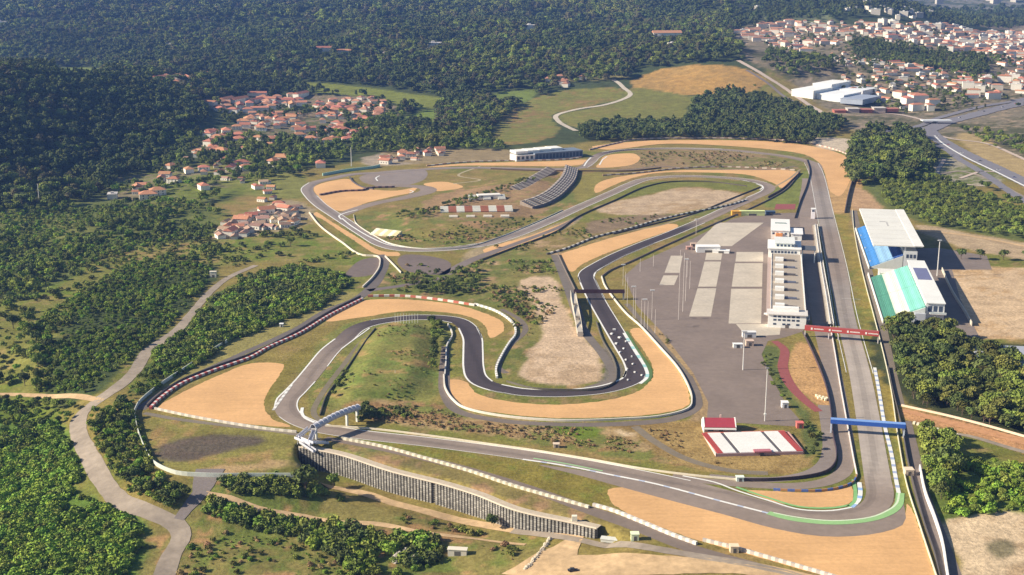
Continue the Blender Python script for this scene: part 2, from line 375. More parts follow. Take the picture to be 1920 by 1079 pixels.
    zone([(1420,650),(1460,650),(1462,700),(1500,760),(1540,810),(1535,850),(1510,860),(1500,790),(1440,700)],(.11,.13,.04),2,3)
    # right side
    zone([(1640,330),(1760,330),(1920,400),(2400,500),(2400,540),(1900,450),(1740,420),(1650,380)],(.12,.14,.04),3,5)
    zone([(1725,422),(1920,455),(3000,560),(3000,610),(1920,488),(1745,445)],(.40,.30,.19),2,4)
    zone([(1770,500),(1920,503),(3000,520),(3000,640),(1920,635),(1845,635),(1800,575)],(.52,.38,.24),1.5,3,c2=[((.45,.30,.16),.5,.65)])
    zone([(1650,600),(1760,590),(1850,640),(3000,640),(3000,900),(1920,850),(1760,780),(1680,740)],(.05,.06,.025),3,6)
    zone([(1690,765),(1780,785),(1920,822),(3000,1080),(3000,1140),(1920,850),(1760,800),(1705,790)],(.46,.25,.12),1.5,2)
    zone([(1740,835),(1920,870),(3000,1100),(3000,1250),(1920,985),(1770,985),(1735,930)],(.12,.16,.035),3,6,c2=[((.2,.2,.05),.5,.62)])
    zone([(1775,975),(1860,962),(1920,960),(3000,1150),(3000,1500),(1830,1300),(1800,1079)],PALE,2,4,c2=[((.42,.30,.18),.5,.65)])
    zone([(1850,1020),(1890,1015),(1905,1040),(1870,1045)],(.2,.17,.1),2,2)
    zone([(1800,250),(1830,250),(1920,300),(2500,450),(2500,500),(1920,345),(1830,290)],(.36,.27,.13),2,4,flat=False)
    zone([(1740,290),(1800,300),(1880,340),(1820,350),(1750,320)],(.3,.27,.2),3,5,flat=False,c2=[((.14,.16,.05),.45,.6)])
    zone([(1530,258),(1600,262),(1595,285),(1540,280)],(.5,.42,.32),3,5)
    return col
def build_terrain():
    me=bpy.data.meshes.new('ground'); V=np.stack([gx.ravel(),gy.ravel(),GZ.ravel()],1)
    i=np.arange(ND-1)[:,None]*NT+np.arange(NT-1)[None]; q=np.stack([i,i+1,i+NT+1,i+NT],-1).reshape(-1,4)
    me.vertices.add(len(V)); me.vertices.foreach_set('co',V.astype(np.float32).ravel())
    me.loops.add(q.size); me.loops.foreach_set('vertex_index',q.astype(np.int32).ravel())
    me.polygons.add(len(q)); me.polygons.foreach_set('loop_start',np.arange(0,q.size,4,dtype=np.int32)); me.polygons.foreach_set('loop_total',np.full(len(q),4,np.int32))
    me.update(); me.validate()
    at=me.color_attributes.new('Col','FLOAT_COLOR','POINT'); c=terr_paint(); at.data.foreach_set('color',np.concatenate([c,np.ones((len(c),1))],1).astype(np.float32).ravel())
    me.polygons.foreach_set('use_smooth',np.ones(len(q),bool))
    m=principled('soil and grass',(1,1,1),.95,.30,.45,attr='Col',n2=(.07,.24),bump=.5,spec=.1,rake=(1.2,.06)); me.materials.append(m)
    o=link('ground',me); tag(o,kind='structure')
build_terrain()
# ------------------------------------------------------------ materials in use
M_ASPH=principled('asphalt',(1,1,1),.85,.10,.25,attr='Col',n2=(.035,.12),spec=.25)
M_PAINT=principled('painted',(1,1,1),.6,.07,.6,attr='Col',n2=(.05,.06))
M_GRAV=principled('gravel',(.61,.365,.172),.95,.09,.5,n2=(.025,.13),spec=.1,bump=.1,rake=(.5,.07))
M_ROAD=principled('worn road',(.30,.25,.20),.9,.16,.25,n2=(.04,.2),spec=.15)
M_DIRT=principled('dirt track',(.50,.35,.20),.95,.2,.3,n2=(.05,.2),spec=.1)
M_CONC=principled('concrete',(.50,.44,.36),.85,.12,.4,n2=(.06,.12))
M_WHITE=principled('white paint',(.80,.79,.76),.55,.06,.5)
M_METAL=principled('grey steel',(.42,.42,.44),.45,.08,1,metal=.3)
M_DARK=principled('dark steel',(.06,.055,.055),.6,.1,1)
A1=(.24,.20,.18);A2=(.275,.237,.212);A3=(.165,.13,.115);A4=(.25,.20,.168);ADK=(.060,.048,.052)
# ------------------------------------------------------------ circuit
def wpx(l): return P0(l)
main=[(1521,306),(1530,325),(1547,400),(1569,500),(1587,600),(1612,700),(1630,800),(1638,850),(1646,900),(1650,925),(1644,945),(1628,957),(1600,965),(1555,969),(1490,964),(1435,951),(1365,931),(1285,910),(1220,896),(1140,880),(1007,857),(807,830),(673,815),(600,803),(562,790),(543,778),(536,763),(540,748),(550,738),(572,715),(595,687),(620,657),(645,637),(670,616),(702,605),(773,596),(830,597),(858,602),(877,615),(886,635),(887,655),(888,690),(893,707),(905,718),(930,727),(973,735),(1023,738),(1073,737),(1130,731),(1170,720),(1188,710),(1193,697),(1188,680),(1170,650),(1143,605),(1117,560),(1103,530),(1099,519),(1103,510),(1125,496),(1160,478),(1215,455),(1250,442),(1310,417),(1367,391),(1410,372),(1438,359),(1442,351),(1430,344),(1396,337),(1333,332),(1270,331),(1213,336),(1180,347),(1150,361),(1088,388),(1025,417),(963,442),(905,459),(853,466),(790,469),(748,467),(717,459),(686,441),(655,421),(632,406),(602,386),(583,368),(576,354),(590,343),(623,335),(665,327),(748,323),(811,317),(880,315),(940,316),(1004,317),(1060,317),(1092,314),(1107,304),(1116,295),(1135,287),(1170,282),(1250,279),(1354,281),(1438,289),(1490,297)]
# shade of the asphalt along the lap
A5=(.37,.32,.28)
shade=[A4]*4+[A4,A2,A2,A2,A2,A2]+[A4]*5+[A2]*4+[A5]*5+[A5,A4,A4,A4]+[A4]*8+[A3,ADK,ADK,ADK,ADK,ADK,ADK,ADK,ADK]+[ADK]*7+[ADK]*4+[A4]*14+[A1]*24+[A4,A4,ADK,ADK]+[A4]*6
mw=wpx(main)
ribbon_mesh('race_track',mw,[17.5]*6+[16]*3+[15]*8+[13]*90+[15]*6,M_ASPH,.10,cols=shade,closed=True,line=True)
# runoff and other asphalt areas
def flat(name,px,mat,dz,sm=True,col=None,kind='structure'):
    o=sheet(name,P0(px),mat,dz,sm,kind,rag=.45 if name=='gravel_trap' else 0)
    if col:
        at=o.data.color_attributes.new('Col','FLOAT_COLOR','POINT')
        for d in at.data: d.color=(*col,1)
    return o
flat('runoff_area',[(1010,872),(1140,890),(1220,905),(1285,918),(1365,940),(1435,958),(1490,970),(1560,976),(1630,970),(1673,955),(1688,930),(1697,958),(1692,985),(1630,1003),(1540,1006),(1450,991),(1360,966),(1280,945),(1180,918),(1090,893)],M_ASPH,.06,col=A4)
flat('runoff_area',[(760,478),(800,480),(840,490),(845,505),(835,515),(775,512),(745,490)],M_ASPH,.05,col=A3)
flat('runoff_area',[(655,505),(680,487),(705,483),(712,500),(700,515),(670,520),(650,517)],M_ASPH,.05,col=A3)
flat('runoff_area',[(675,332),(715,322),(790,318),(790,340),(730,352),(690,345)],M_ASPH,.07,col=A1)
gr=[('gravel_trap',[(1143,917),(1165,914),(1230,928),(1330,955),(1430,983),(1540,1004),(1630,1001),(1680,990),(1697,968),(1702,945),(1712,960),(1727,1000),(1747,1060),(1765,1130),(1680,1125),(1560,1085),(1450,1053),(1330,1020),(1210,978),(1150,945)]),
('gravel_trap',[(1400,921),(1440,921),(1540,923),(1592,909),(1600,925),(1597,942),(1560,951),(1500,950),(1440,937)]),
('gravel_trap',[(296,768),(345,735),(420,700),(470,682),(529,683),(518,712),(497,745),(497,768),(515,788),(545,800),(440,793),(360,779)]),
('gravel_trap',[(612,603),(650,576),(690,563),(760,562),(850,571),(915,590),(943,606),(940,625),(920,634),(912,615),(895,600),(850,588),(760,584),(680,595)]),
('gravel_trap',[(843,712),(868,714),(898,740),(960,754),(1040,759),(1130,752),(1190,737),(1222,712),(1224,690),(1205,655),(1183,618),(1195,615),(1240,655),(1275,700),(1292,740),(1288,762),(1240,775),(1160,782),(1040,784),(930,774),(872,762),(842,735)]),
('gravel_trap',[(1047,480),(1080,467),(1170,440),(1260,420),(1272,424),(1200,452),(1130,478),(1090,497),(1072,510)]),
('gravel_trap',[(1110,276),(1200,265),(1300,263),(1450,266),(1530,276),(1590,295),(1602,312),(1596,335),(1572,368),(1558,360),(1548,330),(1533,303),(1500,288),(1440,280),(1350,273),(1250,270),(1140,281)]),
('gravel_trap',[(1134,293),(1155,289),(1185,288),(1200,297),(1188,308),(1170,312),(1122,315),(1126,303)]),
('gravel_trap',[(1120,345),(1150,334),(1250,321),(1350,318),(1480,320),(1497,324),(1466,353),(1450,344),(1400,328),(1330,324),(1240,324),(1190,333),(1150,348),(1118,362)]),
('gravel_trap',[(590,350),(620,340),(650,336),(672,346),(690,354),(740,358),(780,352),(770,362),(740,368),(690,380),(640,396),(622,392),(600,372)]),
('gravel_trap',[(795,345),(830,341),(868,351),(820,359),(808,352)]),
('gravel_trap',[(800,314),(870,307),(940,305),(1030,303),(1100,300),(1094,308),(1060,312),(940,311),(870,311)]),
('gravel_trap',[(593,398),(615,412),(670,445),(720,472),(745,473),(748,480),(715,479),(665,452),(610,415),(588,402)]),
('gravel_trap',[(905,470),(1000,440),(1085,408),(1075,418),(1000,450),(920,476)])]
for k,(nme,px) in enumerate(gr): flat(nme,px,M_GRAV,.03 if k!=1 else .04)
# kerbs and white lines (offset ribbons along parts of the lap)
def part(i0,i1): return mw[i0:i1]
WK=(.76,.75,.72);BK=(.12,.25,.62);GK=(.22,.45,.17);RK=(.5,.09,.07)
def kerb(px,w,stripe=None,col=WK,dz=.16,name='kerb'):
    return ribbon_mesh(name,P0(px),w,M_PAINT,dz,cols=[col,col],stripe=stripe,step=3)
def edge(i0,i1,side,w=.7,col=WK,stripe=None,off=None,dz=.14,name='edge_line'):
    o=(6.3 if off is None else off)*side
    return ribbon_mesh(name,mw[i0:i1],w*.82,M_PAINT,dz,off=o,cols=[col,col],stripe=stripe,step=4)
edge(0,6,-1,.6,off=8.1);edge(0,6,1,.5,off=8.1)
for a,b,s,w in [(17,30,1,.9),(17,26,-1,.5),(26,33,-1,1.3),(30,38,1,.8),(34,40,-1,.8),(38,46,1,1.4),(38,44,-1,1.2),(44,52,-1,1.6),(44,52,1,.7),(50,58,1,.8),(50,58,-1,1.4),(55,62,1,1.5),(56,66,-1,.9),(58,64,1,.9),(64,70,-1,1.2),(68,80,-1,.8),(68,80,1,.7),(78,90,-1,1.2),(78,88,1,.8),(98,106,1,.6),(101,105,-1,1.6),(103,112,1,.7)]:
    if a<b and b<=len(mw): edge(a,b,s,w)
kerb([(1640,690),(1649,740),(1659,800),(1671,850),(1680,900),(1685,925)],2.0,stripe=[WK,WK,(.35,.42,.6),1],dz=.18)
kerb([(1611,905),(1613,925),(1609,940),(1597,952)],2.2,stripe=[WK,WK,(.3,.45,.7),1])
kerb([(1597,952),(1560,958),(1500,956),(1440,939),(1380,920),(1340,905),(1280,893)],1.2,stripe=None)
kerb([(1592,948),(1560,953),(1500,951),(1440,934),(1380,914)],1.6,col=GK,dz=.17)
kerb([(1600,900),(1604,925),(1601,942),(1590,951)],1.8,col=GK,dz=.17)
kerb([(1688,925),(1684,948),(1668,962),(1630,975),(1560,981),(1480,973),(1440,962)],4.0,col=(.28,.48,.20),dz=.15)
kerb([(1686,925),(1681,945),(1664,958),(1630,971),(1560,977),(1490,970),(1450,962)],1.0,col=(.6,.7,.5),dz=.17)
kerb([(980,862),(1060,874),(1140,890),(1220,906),(1280,921),(1350,940),(1440,963)],1.5,stripe=[WK,WK,WK,(.45,.5,.62),1],dz=.17)
kerb([(1000,860),(1060,870),(1130,884)],1.2,col=(.3,.5,.25),dz=.15)
kerb([(1170,625),(1190,658),(1211,692),(1213,708),(1200,720)],2.2,stripe=[WK,WK,(.35,.6,.6),2],dz=.17)
kerb([(1174,622),(1196,658),(1218,692),(1219,708),(1208,720)],2.2,col=(.10,.17,.05),dz=.13)
kerb([(547,722),(530,745),(512,770)],1.6,stripe=[WK,(.5,.48,.45),1],dz=.17)
kerb([(567,765),(566,775),(573,785),(590,793)],1.8,dz=.17)
kerb([(693,616),(660,640),(640,655)],1.0,dz=.17)
kerb([(1095,312),(1101,303),(1108,296)],1.8,dz=.17); kerb([(1124,310),(1130,300),(1138,294)],1.6,dz=.17)
kerb([(1425,356),(1430,351),(1418,345)],1.6,dz=.17)
kerb([(641,410),(660,425),(700,448),(735,461),(790,466)],1.6,dz=.17)
kerb([(640,412),(636,405),(650,399),(670,394)],1.6,dz=.17)
kerb([(708,340),(705,334),(712,330)],1.6,dz=.17); kerb([(768,357),(775,360),(768,363)],1.4,dz=.17)
# grid marks, sector lines, start line
for a,b in [((1578,560),(1614,562))]:
    kerb([a,((a[0]+b[0])/2,(a[1]+b[1])/2),b],.5,dz=.17,col=(.6,.58,.54),name='start_line')
# older chicane link and other paved ways
ROADS=[(smooth(mw,14,True),8.5)]
def paved(name,px,w,c,dz=.08,mat=None,**k):
    ROADS.append((smooth(P0(px),14),(max(w) if hasattr(w,'__len__') else w)/2)); return ribbon_mesh(name,P0(px),w,mat or M_ASPH,dz,cols=[c,c],**k)
paved('race_track',[(640,404),(669,392),(707,381),(749,373),(780,366),(800,360),(803,355),(790,351),(759,349),(728,347),(700,344),(688,338),(692,331),(720,326),(760,322)],[13,13,13,13,15,18,18,16,14,14,16,18,16],A4,dz=.09)
paved('pit_lane',[(1512,335),(1513,380),(1517,420),(1522,470),(1528,540),(1537,600),(1552,660),(1565,720),(1577,780),(1585,830),(1587,865),(1577,890),(1545,905),(1490,912),(1420,910),(1330,903),(1260,894)],[9,11,15,17,17,16,14,12,11,11,11,11,11,10,9,8,7],A4,dz=.07)
paved('service_road',[(1545,760),(1553,800),(1556,845),(1545,872),(1515,889),(1460,899),(1400,899),(1330,893)],[7,8,8,8,8,7,6,5],A1,dz=.05)
paved('service_road',[(1190,800),(1230,830),(1290,862),(1370,883),(1440,888)],5,(.2,.165,.12),dz=.045)
paved('service_road',[(835,650),(833,700),(836,740),(860,772),(930,788),(1040,796),(1170,795),(1260,786),(1303,766),(1306,745),(1290,705)],[5,6,7,7,6,6,6,7,7,6,5],(.17,.14,.12),dz=.04)
paved('service_road',[(1290,705),(1235,640),(1205,605),(1175,570)],4,(.18,.15,.12),dz=.045)
paved('service_road',[(262,768),(330,722),(440,670),(560,615),(610,585),(670,560),(700,535),(712,515),(720,490),(712,478)],[7,6,5,5,6,7,8,9,9,8],(.14,.12,.11),dz=.045)
paved('service_road',[(270,775),(330,786),(440,800),(540,812),(600,825)],4,(.2,.17,.13),dz=.045)
paved('service_road',[(835,515),(880,490),(960,460),(1040,430),(1086,408)],[10,9,7,6,6],(.19,.155,.14),dz=.05)
paved('service_road',[(690,545),(760,535),(835,520)],7,(.16,.13,.13),dz=.045)
paved('service_road',[(1040,478),(1052,505),(1066,540),(1080,580),(1095,620),(1130,665),(1150,700),(1145,715),(1100,728)],[7,7,8,8,8,7,6,6,5],(.17,.145,.125),dz=.045)
paved('service_road',[(610,822),(720,843),(860,876),(980,912),(1100,955),(1180,983),(1300,1030),(1420,1063)],[5,5,6,6,7,9,8,7],(.19,.15,.125),dz=.045)
paved('service_road',[(950,700),(935,690),(955,650),(985,620),(975,600),(940,580)],4,(.17,.14,.115),dz=.045)
paved('service_road',[(600,790),(588,775),(600,745),(640,690),(690,630),(720,612)],3.5,(.19,.16,.11),dz=.045)
paved('service_road',[(1600,395),(1607,430),(1628,510),(1650,590),(1672,690),(1690,760)],[7,7,7,7,5,4],(.2,.165,.13),dz=.05)
paved('service_road',[(1700,790),(1715,870),(1730,930),(1760,1010),(1785,1079),(1810,1150)],[5,7,7,8,8,8],(.19,.155,.14),dz=.05)
paved('service_road',[(900,312),(860,330),(900,338),(850,345)],3,(.4,.33,.22),dz=.05)
paved('service_road',[(1098,316),(1180,318),(1240,312),(1300,318),(1380,318),(1450,318),(1490,312)],5,(.18,.14,.11),dz=.05)
paved('service_road',[(1130,440),(1230,425),(1330,392),(1420,365),(1480,335),(1500,318)],2.5,(.30,.24,.15),dz=.05)
ribbon_mesh('red_lane',P0([(1452,640),(1470,655),(1468,690),(1482,722),(1510,752),(1535,772)]),[5,6,6.5,6.5,6,5],principled('red asphalt',(.27,.08,.075),.85,.1,.4),.07)
flat('paddock',[(1170,518),(1200,492),(1290,452),(1370,412),(1420,400),(1470,400),(1520,398),(1520,600),(1505,622),(1475,632),(1440,640),(1428,665),(1445,705),(1475,760),(1500,788),(1490,800),(1325,790),(1328,755),(1300,700),(1240,622),(1195,575)],M_ASPH,.035,sm=False,col=(.215,.17,.145))
flat('paddock',[(1655,470),(1760,465),(1850,480),(1860,506),(1785,506),(1800,560),(1840,640),(1740,640),(1700,600)],M_ASPH,.035,sm=False,col=(.21,.17,.15))
for px in [[(1325,473),(1355,473),(1352,488),(1322,488)],[(1321,491),(1352,491),(1343,538),(1309,538)],[(1308,541),(1343,541),(1333,594),(1292,594)],[(1381,473),(1431,473),(1431,491),(1379,491)],[(1378,494),(1430,494),(1429,538),(1372,538)],[(1371,542),(1429,542),(1427,607),(1366,607)],[(1345,418),(1432,418),(1372,462),(1300,462)],[(1258,480),(1280,480),(1274,512),(1246,512)],[(1244,517),(1272,517),(1264,535),(1236,535)]]:
    flat('concrete_pad',px,M_CONC,.065,sm=False)
flat('red_pad',[(1455,383),(1492,383),(1490,393),(1452,393)],principled('red asphalt',(.2,.05,.05)),.07,sm=False)
flat('concrete_pad',[(1380,608),(1465,608),(1462,628),(1400,632)],M_CONC,.05,sm=False)
# roads on open ground
def road(name,px,w,mat,dz=.16,**k):
    ROADS.append((smooth(PT(px),25),(max(w) if hasattr(w,'__len__') else w)/2)); return ribbon_mesh(name,PT(px),w,mat,dz,terr=True,step=5,**k)
road('road',[(480,498),(430,520),(392,550),(366,580),(330,622),(277,660),(250,700),(215,730),(183,752),(152,778),(147,810),(165,850),(192,900),(232,943),(290,965),(330,985),(340,1005),(322,1040),(308,1079),(295,1120)],[5,5.5,5.5,6,6,6.5,7,8,9,8,8,9,9,9,9.5,9.5,9,9,9,9],M_ROAD)
road('dirt_track',[(190,752),(135,743),(60,742),(-60,738)],[5,5,4,4],M_DIRT)
road('dirt_track',[(385,925),(430,935),(480,955),(570,970),(640,980),(720,985),(800,1000),(900,1012),(985,1022)],[3,5,5,4,4,3,3,2.5,2.5],M_DIRT)
road('dirt_track',[(600,905),(680,925),(740,945),(800,960),(880,980),(960,993),(1040,1004),(1090,1012)],[4,6,6,6,6,6,6,6],M_DIRT)
road('service_road',[(960,996),(1080,1012),(1180,1022),(1300,1042),(1420,1062),(1560,1100)],5,M_ROAD,dz=.2)
road('dirt_track',[(1080,1010),(1040,1045),(1000,1085)],[6,18,30],M_DIRT,dz=.18)
road('dirt_track',[(1010,1075),(1120,1060),(1240,1060),(1400,1066),(1560,1100)],[30,20,13,11,12],M_DIRT,dz=.2)
road('service_road',[(395,880),(385,900),(375,925),(350,955),(335,975)],[14,12,8,6,5],principled('dark gravel',(.2,.17,.16)),dz=.2)
road('dirt_track',[(1695,770),(1780,792),(1920,828),(2200,900)],[5,9,9,9],principled('orange dirt',(.50,.26,.13),.95,.2,.3),dz=.12)
road('road',[(1745,815),(1800,815),(1920,848),(2200,920)],[3,4,5,5],M_ROAD,dz=.12)
# country roads and motorway
road('field_road',[(1080,246),(1047,228),(1045,216),(1080,206),(1130,198),(1165,188),(1182,177),(1168,164),(1150,150)],8,M_CONC,dz=.4)
road('field_road',[(1384,114),(1430,140),(1480,172),(1530,205),(1562,224)],9,principled('pale road',(.52,.42,.35)),dz=.5)
road('field_road',[(1400,132),(1450,165),(1510,205),(1545,228)],6,principled('dark gravel',(.2,.17,.16)),dz=.5)
MW=principled('motorway',(.20,.19,.21),.8,.1,.1)
road('motorway',[(1640,262),(1730,247),(1780,228),(1850,210),(1930,190),(2100,150)],26,MW,dz=.6)
road('motorway',[(1735,240),(1760,262),(1810,290),(1870,318),(1940,352),(2100,430)],22,MW,dz=.6)
road('motorway',[(1700,262),(1760,275),(1800,300),(1850,330),(1900,365),(1960,400)],10,MW,dz=.5)
road('motorway',[(1640,250),(1720,238),(1760,222),(1830,203),(1930,184),(2100,145)],11,MW,dz=.7)
road('slip_road',[(1745,250),(1790,262),(1840,268),(1900,290),(1960,320)],6,principled('pale road',(.52,.42,.35)),dz=.5)
road('slip_road',[(1800,335),(1850,322),(1900,330),(1950,345)],5,principled('pale road',(.52,.42,.35)),dz=.5)
road('slip_road',[(1770,300),(1760,330),(1800,345),(1850,350)],5,principled('pale road',(.52,.42,.35)),dz=.5)
road('motorway_verge',[(1752,256),(1770,272),(1810,296),(1870,325),(1940,360)],2.5,M_WHITE,dz=.9)
road('field_road',[(1600,210),(1680,215),(1740,228)],10,principled('pale road',(.52,.42,.35)),dz=.5)
road('field_road',[(1750,330),(1800,322),(1850,335),(1920,370),(2000,400)],6,M_ROAD,dz=.4)
road('field_road',[(1700,432),(1800,440),(1920,462),(2100,500)],6,M_DIRT,dz=.2)
# ------------------------------------------------------------ things of the circuit
AZS=math.atan2(0.1985,1.032); ca,sa=math.cos(AZS),math.sin(AZS)
O0=PZ(1445,612)
def fr(px,py,z=0,o=None):
    x,y,_=PZ(px,py,z); o=o or O0; dx,dy=x-o[0],y-o[1]; return (dx*ca-dy*sa, dx*sa+dy*ca)
def sthing(name,label,cat,o,group=None): return thing(name,label,cat,(o[0],o[1],0),-AZS,group)
WH=(.80,.79,.76);CR=(.62,.56,.46);GY=(.36,.35,.34);DK=(.05,.05,.06);TAN=(.40,.34,.27);GLS=(.05,.07,.11);RED=(.42,.07,.06);BLU=(.03,.10,.42)
def part(p,name,boxes,mat=None,lab=None):
    m=MB()
    for b in boxes:
        m.box(*b[:6],b[6] if len(b)>6 else WH)
    o=m.build(name,mat or M_PAINT,p)
    if lab:o['label']=lab
    return o
# --- pit building
L1=fr(1440,474,9)[1]; W1=fr(1504,560,9)[0]; W0=-1
pit=sthing('pit_building','long low pit garage building with tan flat roof beside the pit lane','pit building',O0)
y0=10; part(pit,'wall',[(0,W1,y0,L1,0,7.6,CR)])
part(pit,'roof',[(-.6,W1+1.8,y0,L1,7.6,8.3,TAN),(W1+1.4,W1+2.1,y0,L1,8.3,9.1,WH),(-.6,-.2,y0,L1,8.3,8.8,WH),(-3.5,-.6,y0,L1,4.5,5,(.42,.33,.3))])
nb=7
for k in range(nb):
    yy=y0+9+(L1-y0-12)*k/nb
    part(pit,'roof_cabin',[(2.5,9,yy,yy+5,8.3,10.9,WH),(9,18,yy+1,yy+4,8.3,9.4,(.12,.13,.18) if k%2 else (.1,.09,.09))])
    part(pit,'air_unit',[(3,6,yy+8,yy+10,8.3,9.9,GY),(7,9.5,yy+7.5,yy+10,8.3,9.6,GY)])
    part(pit,'roof_plant',[(10,15,yy+7,yy+7.6,8.3,8.7,(.25,.2,.16))])
for k in range(26):
    yy=y0+1+(L1-y0-2)*k/26
    part(pit,'garage_door',[(W1,W1+.12,yy,yy+(L1-y0)/26-1,0.1,4.2,(.3,.32,.36))])
# --- white building at the near end
pb=sthing('race_office','white three storey race office at the near end of the pit garages','office building',O0)
part(pb,'wall',[(-2,W1+2,-3,9.8,0,9.4,WH)])
part(pb,'roof',[(-3,W1+3,-4,9.8,9.4,9.9,(.66,.62,.58)),(1,W1-3,5,9.7,9.9,12.4,WH),(-5,-2,4,7,7,7.6,WH)])
for zf in (2.0,5.0,7.4):
    for k in range(6):
        if zf<2.5 and k in (1,4): continue
        part(pb,'window',[(1.5+k*(W1-3)/6,3.6+k*(W1-3)/6,-3.1,-2.98,zf,zf+1.3,GLS)])
part(pb,'door',[(W1*.45,W1*.45+2.4,-3.1,-2.98,0.05,2.5,(.15,.13,.12))])
part(pb,'balcony',[(W1+2,W1+4.2,-2,8,6,6.3,GY),(W1+4,W1+4.2,-2,8,6.3,7.3,WH)])
# --- control tower at the far end
ct=sthing('control_tower','white control tower block with a roof terrace at the far end of the pit garages','control tower',O0)
y1=L1+.2
part(ct,'wall',[(-3,W1+1,y1,y1+34,0,12.5,WH),(2,W1-4,y1+6,y1+30,12.5,16,(.66,.70,.66))])
part(ct,'roof',[(-4,W1+2,y1-.8,y1+35,12.5,12.9,WH),(1.4,W1-3.4,y1+5.4,y1+30.6,16,16.4,(.70,.72,.70)),(W1+2,W1+14,y1+6,y1+22,10.8,11.4,(.1,.11,.13))])
for k in range(8): part(ct,'window',[(-1+k*(W1)/8,.9+k*(W1)/8,y1-.12,y1-.02,9,10.8,GLS)])
for k in range(6): part(ct,'window',[(3.5+k*3,5.4+k*3,y1+5.88,y1+5.98,13.3,15,GLS)])
for sx in (W1+3,W1+13): part(ct,'pillar',[(sx-.4,sx+.4,y1+7,y1+7.8,0,10.8,WH)])
hs=sthing('hospitality_building','white hospitality building with orange entrance behind the control tower','building',O0)
hy=fr(1450,432,8)[1]
part(hs,'wall',[(-1,15,hy,hy+52,0,7.5,WH),(3,9,hy-3,hy,0,5.5,(.75,.30,.10))])
part(hs,'roof',[(-1.6,15.6,hy-.5,hy+52.6,7.5,8.1,WH),(2,12,hy+30,hy+34,8.1,8.6,(.30,.36,.34))])
for k in range(4): part(hs,'window',[(0+k*3.6,2+k*3.6,hy-.1,hy-.02,4.3,6,GLS)])
sh=sthing('canopy_shed','white flat roofed shed between the hospitality building and pit lane','shed',O0)
part(sh,'wall',[(16.5,26,hy-2,hy+22,0,5.6,WH)]); part(sh,'roof',[(16,27,hy-3,hy+23,5.6,6.1,(.82,.80,.80))])
part(sh,'door',[(19,22,hy-2.1,hy-2.0,0,3,GY)])
# --- pit wall
def wl(px,z=0): return [PZ(a[0],a[1],z) for a in px]
pw=thing('pit_wall','concrete pit wall platform between pit lane and main straight','pit wall',(0,0,0))
pp=P0([(1528,425),(1534,470),(1542,520),(1549,560),(1555,600),(1557,612)])
ribbon_mesh('platform',pp,4.2,M_CONC,1.5,kind=None,parent=pw); 
MB().wallstrip([(a[0]-2.1*ca,a[1]+2.1*sa) for a in pp],1.5,.3,0,TAN).build('inner_wall',M_PAINT,pw)
MB().wallstrip([(a[0]+2.1*ca,a[1]-2.1*sa) for a in pp],2.6,.3,0,WH).build('outer_wall',M_PAINT,pw)
MB().wallstrip([(a[0],a[1],1.55) for a in pp],1.1,.3,0,(.6,.62,.66)).build('rail',M_PAINT,pw)
m=thing('timing_hut','narrow white timing tower at the far tip of the pit wall','tower',PZ(1524,410),-AZS)
part(m,'wall',[(-1.8,1.8,-2,2,0,9.5,(.85,.80,.82))]); part(m,'roof',[(-2.2,2.2,-2.4,2.4,9.5,10,WH)]); part(m,'window',[(-1.2,1.2,-2.1,-2.02,7,8.6,GLS)])
# --- gantries over the straight
def gantry(name,label,pA,pB,z0,z1,dep,col,cat='gantry'):
    a=PZ(*pA);b=PZ(*pB);L=math.hypot(b[0]-a[0],b[1]-a[1]); t=thing(name,label,cat,(a[0],a[1],0),math.atan2(b[1]-a[1],b[0]-a[0]))
    return t,L
g,L=gantry('overhead_gantry','blue advertising gantry spanning the main straight before the first corner',(1556,811),(1696,821),0,0,0,0)
part(g,'beam',[(0,L,-1.6,1.6,5.6,5.9,(.04,.10,.36)),(0,L,-1.6,-1.4,5.9,7.9,BLU),(0,L,1.4,1.6,5.9,7.9,BLU),(0,L,-1.6,1.6,7.9,8.05,(.20,.34,.66))])
for x in (.5,L-.5): part(g,'post',[(x-.35,x+.35,-1,1,-1.5,5.6,(.5,.55,.65))])
g,L=gantry('overhead_gantry','red sponsor gantry with white lettering across the straight beside the pit wall end',(1508,632),(1647,644),0,0,0,0)
part(g,'beam',[(0,L,-1.5,1.5,5.0,5.3,RED),(0,L,-1.5,-1.3,5.3,8.0,RED),(0,L,1.3,1.5,5.3,8.0,RED),(0,L,-1.5,1.5,8.0,8.15,(.38,.09,.08))])
x=4.2; bl=[]
for seg in range(4):
    bl.append((x,x+1.1,-1.56,-1.505,5.9,7.3,WH)); xx=x+2.1
    while xx<x+8.4: bl.append((xx,xx+.55,-1.56,-1.505,6.2,7.0,WH)); xx+=.8
    x+=11.8
for b_ in bl: part(g,'letter',[b_])
for x in (.4,L*.33,L*.46,L-.4): part(g,'post',[(x-.3,x+.3,-.8,.8,0,5.0,(.6,.55,.55))])
# brown footbridge with ramps
g,L=gantry('footbridge','dark brown footbridge over the infield track with a concrete ramp','' and 0 or (1076,564),(1172,564),0,0,0,0,'footbridge') if False else gantry('footbridge','dark brown footbridge over the infield track beside the paddock',(1076,562),(1171,562),0,0,0,0,'footbridge')
BR=(.085,.040,.045)
part(g,'deck',[(0,L,-1.4,1.4,5.2,5.6,(.10,.07,.07))]); part(g,'parapet',[(0,L,-1.5,-1.35,5.2,7.4,BR)]); part(g,'parapet',[(0,L,1.35,1.5,5.2,7.4,BR)])
for x in (.8,L-.8): part(g,'pier',[(x-.6,x+.6,-1,1,0,5.2,GY)])
rp=thing('access_ramp','long pale concrete ramp leading up to the brown footbridge','ramp',(0,0,0))
q=[PZ(1074,560)[:2],PZ(1078,582)[:2],PZ(1083,604)[:2],PZ(1088,632)[:2]]
zs=[5.2,4.6,3.6,1.2]
m=MB()
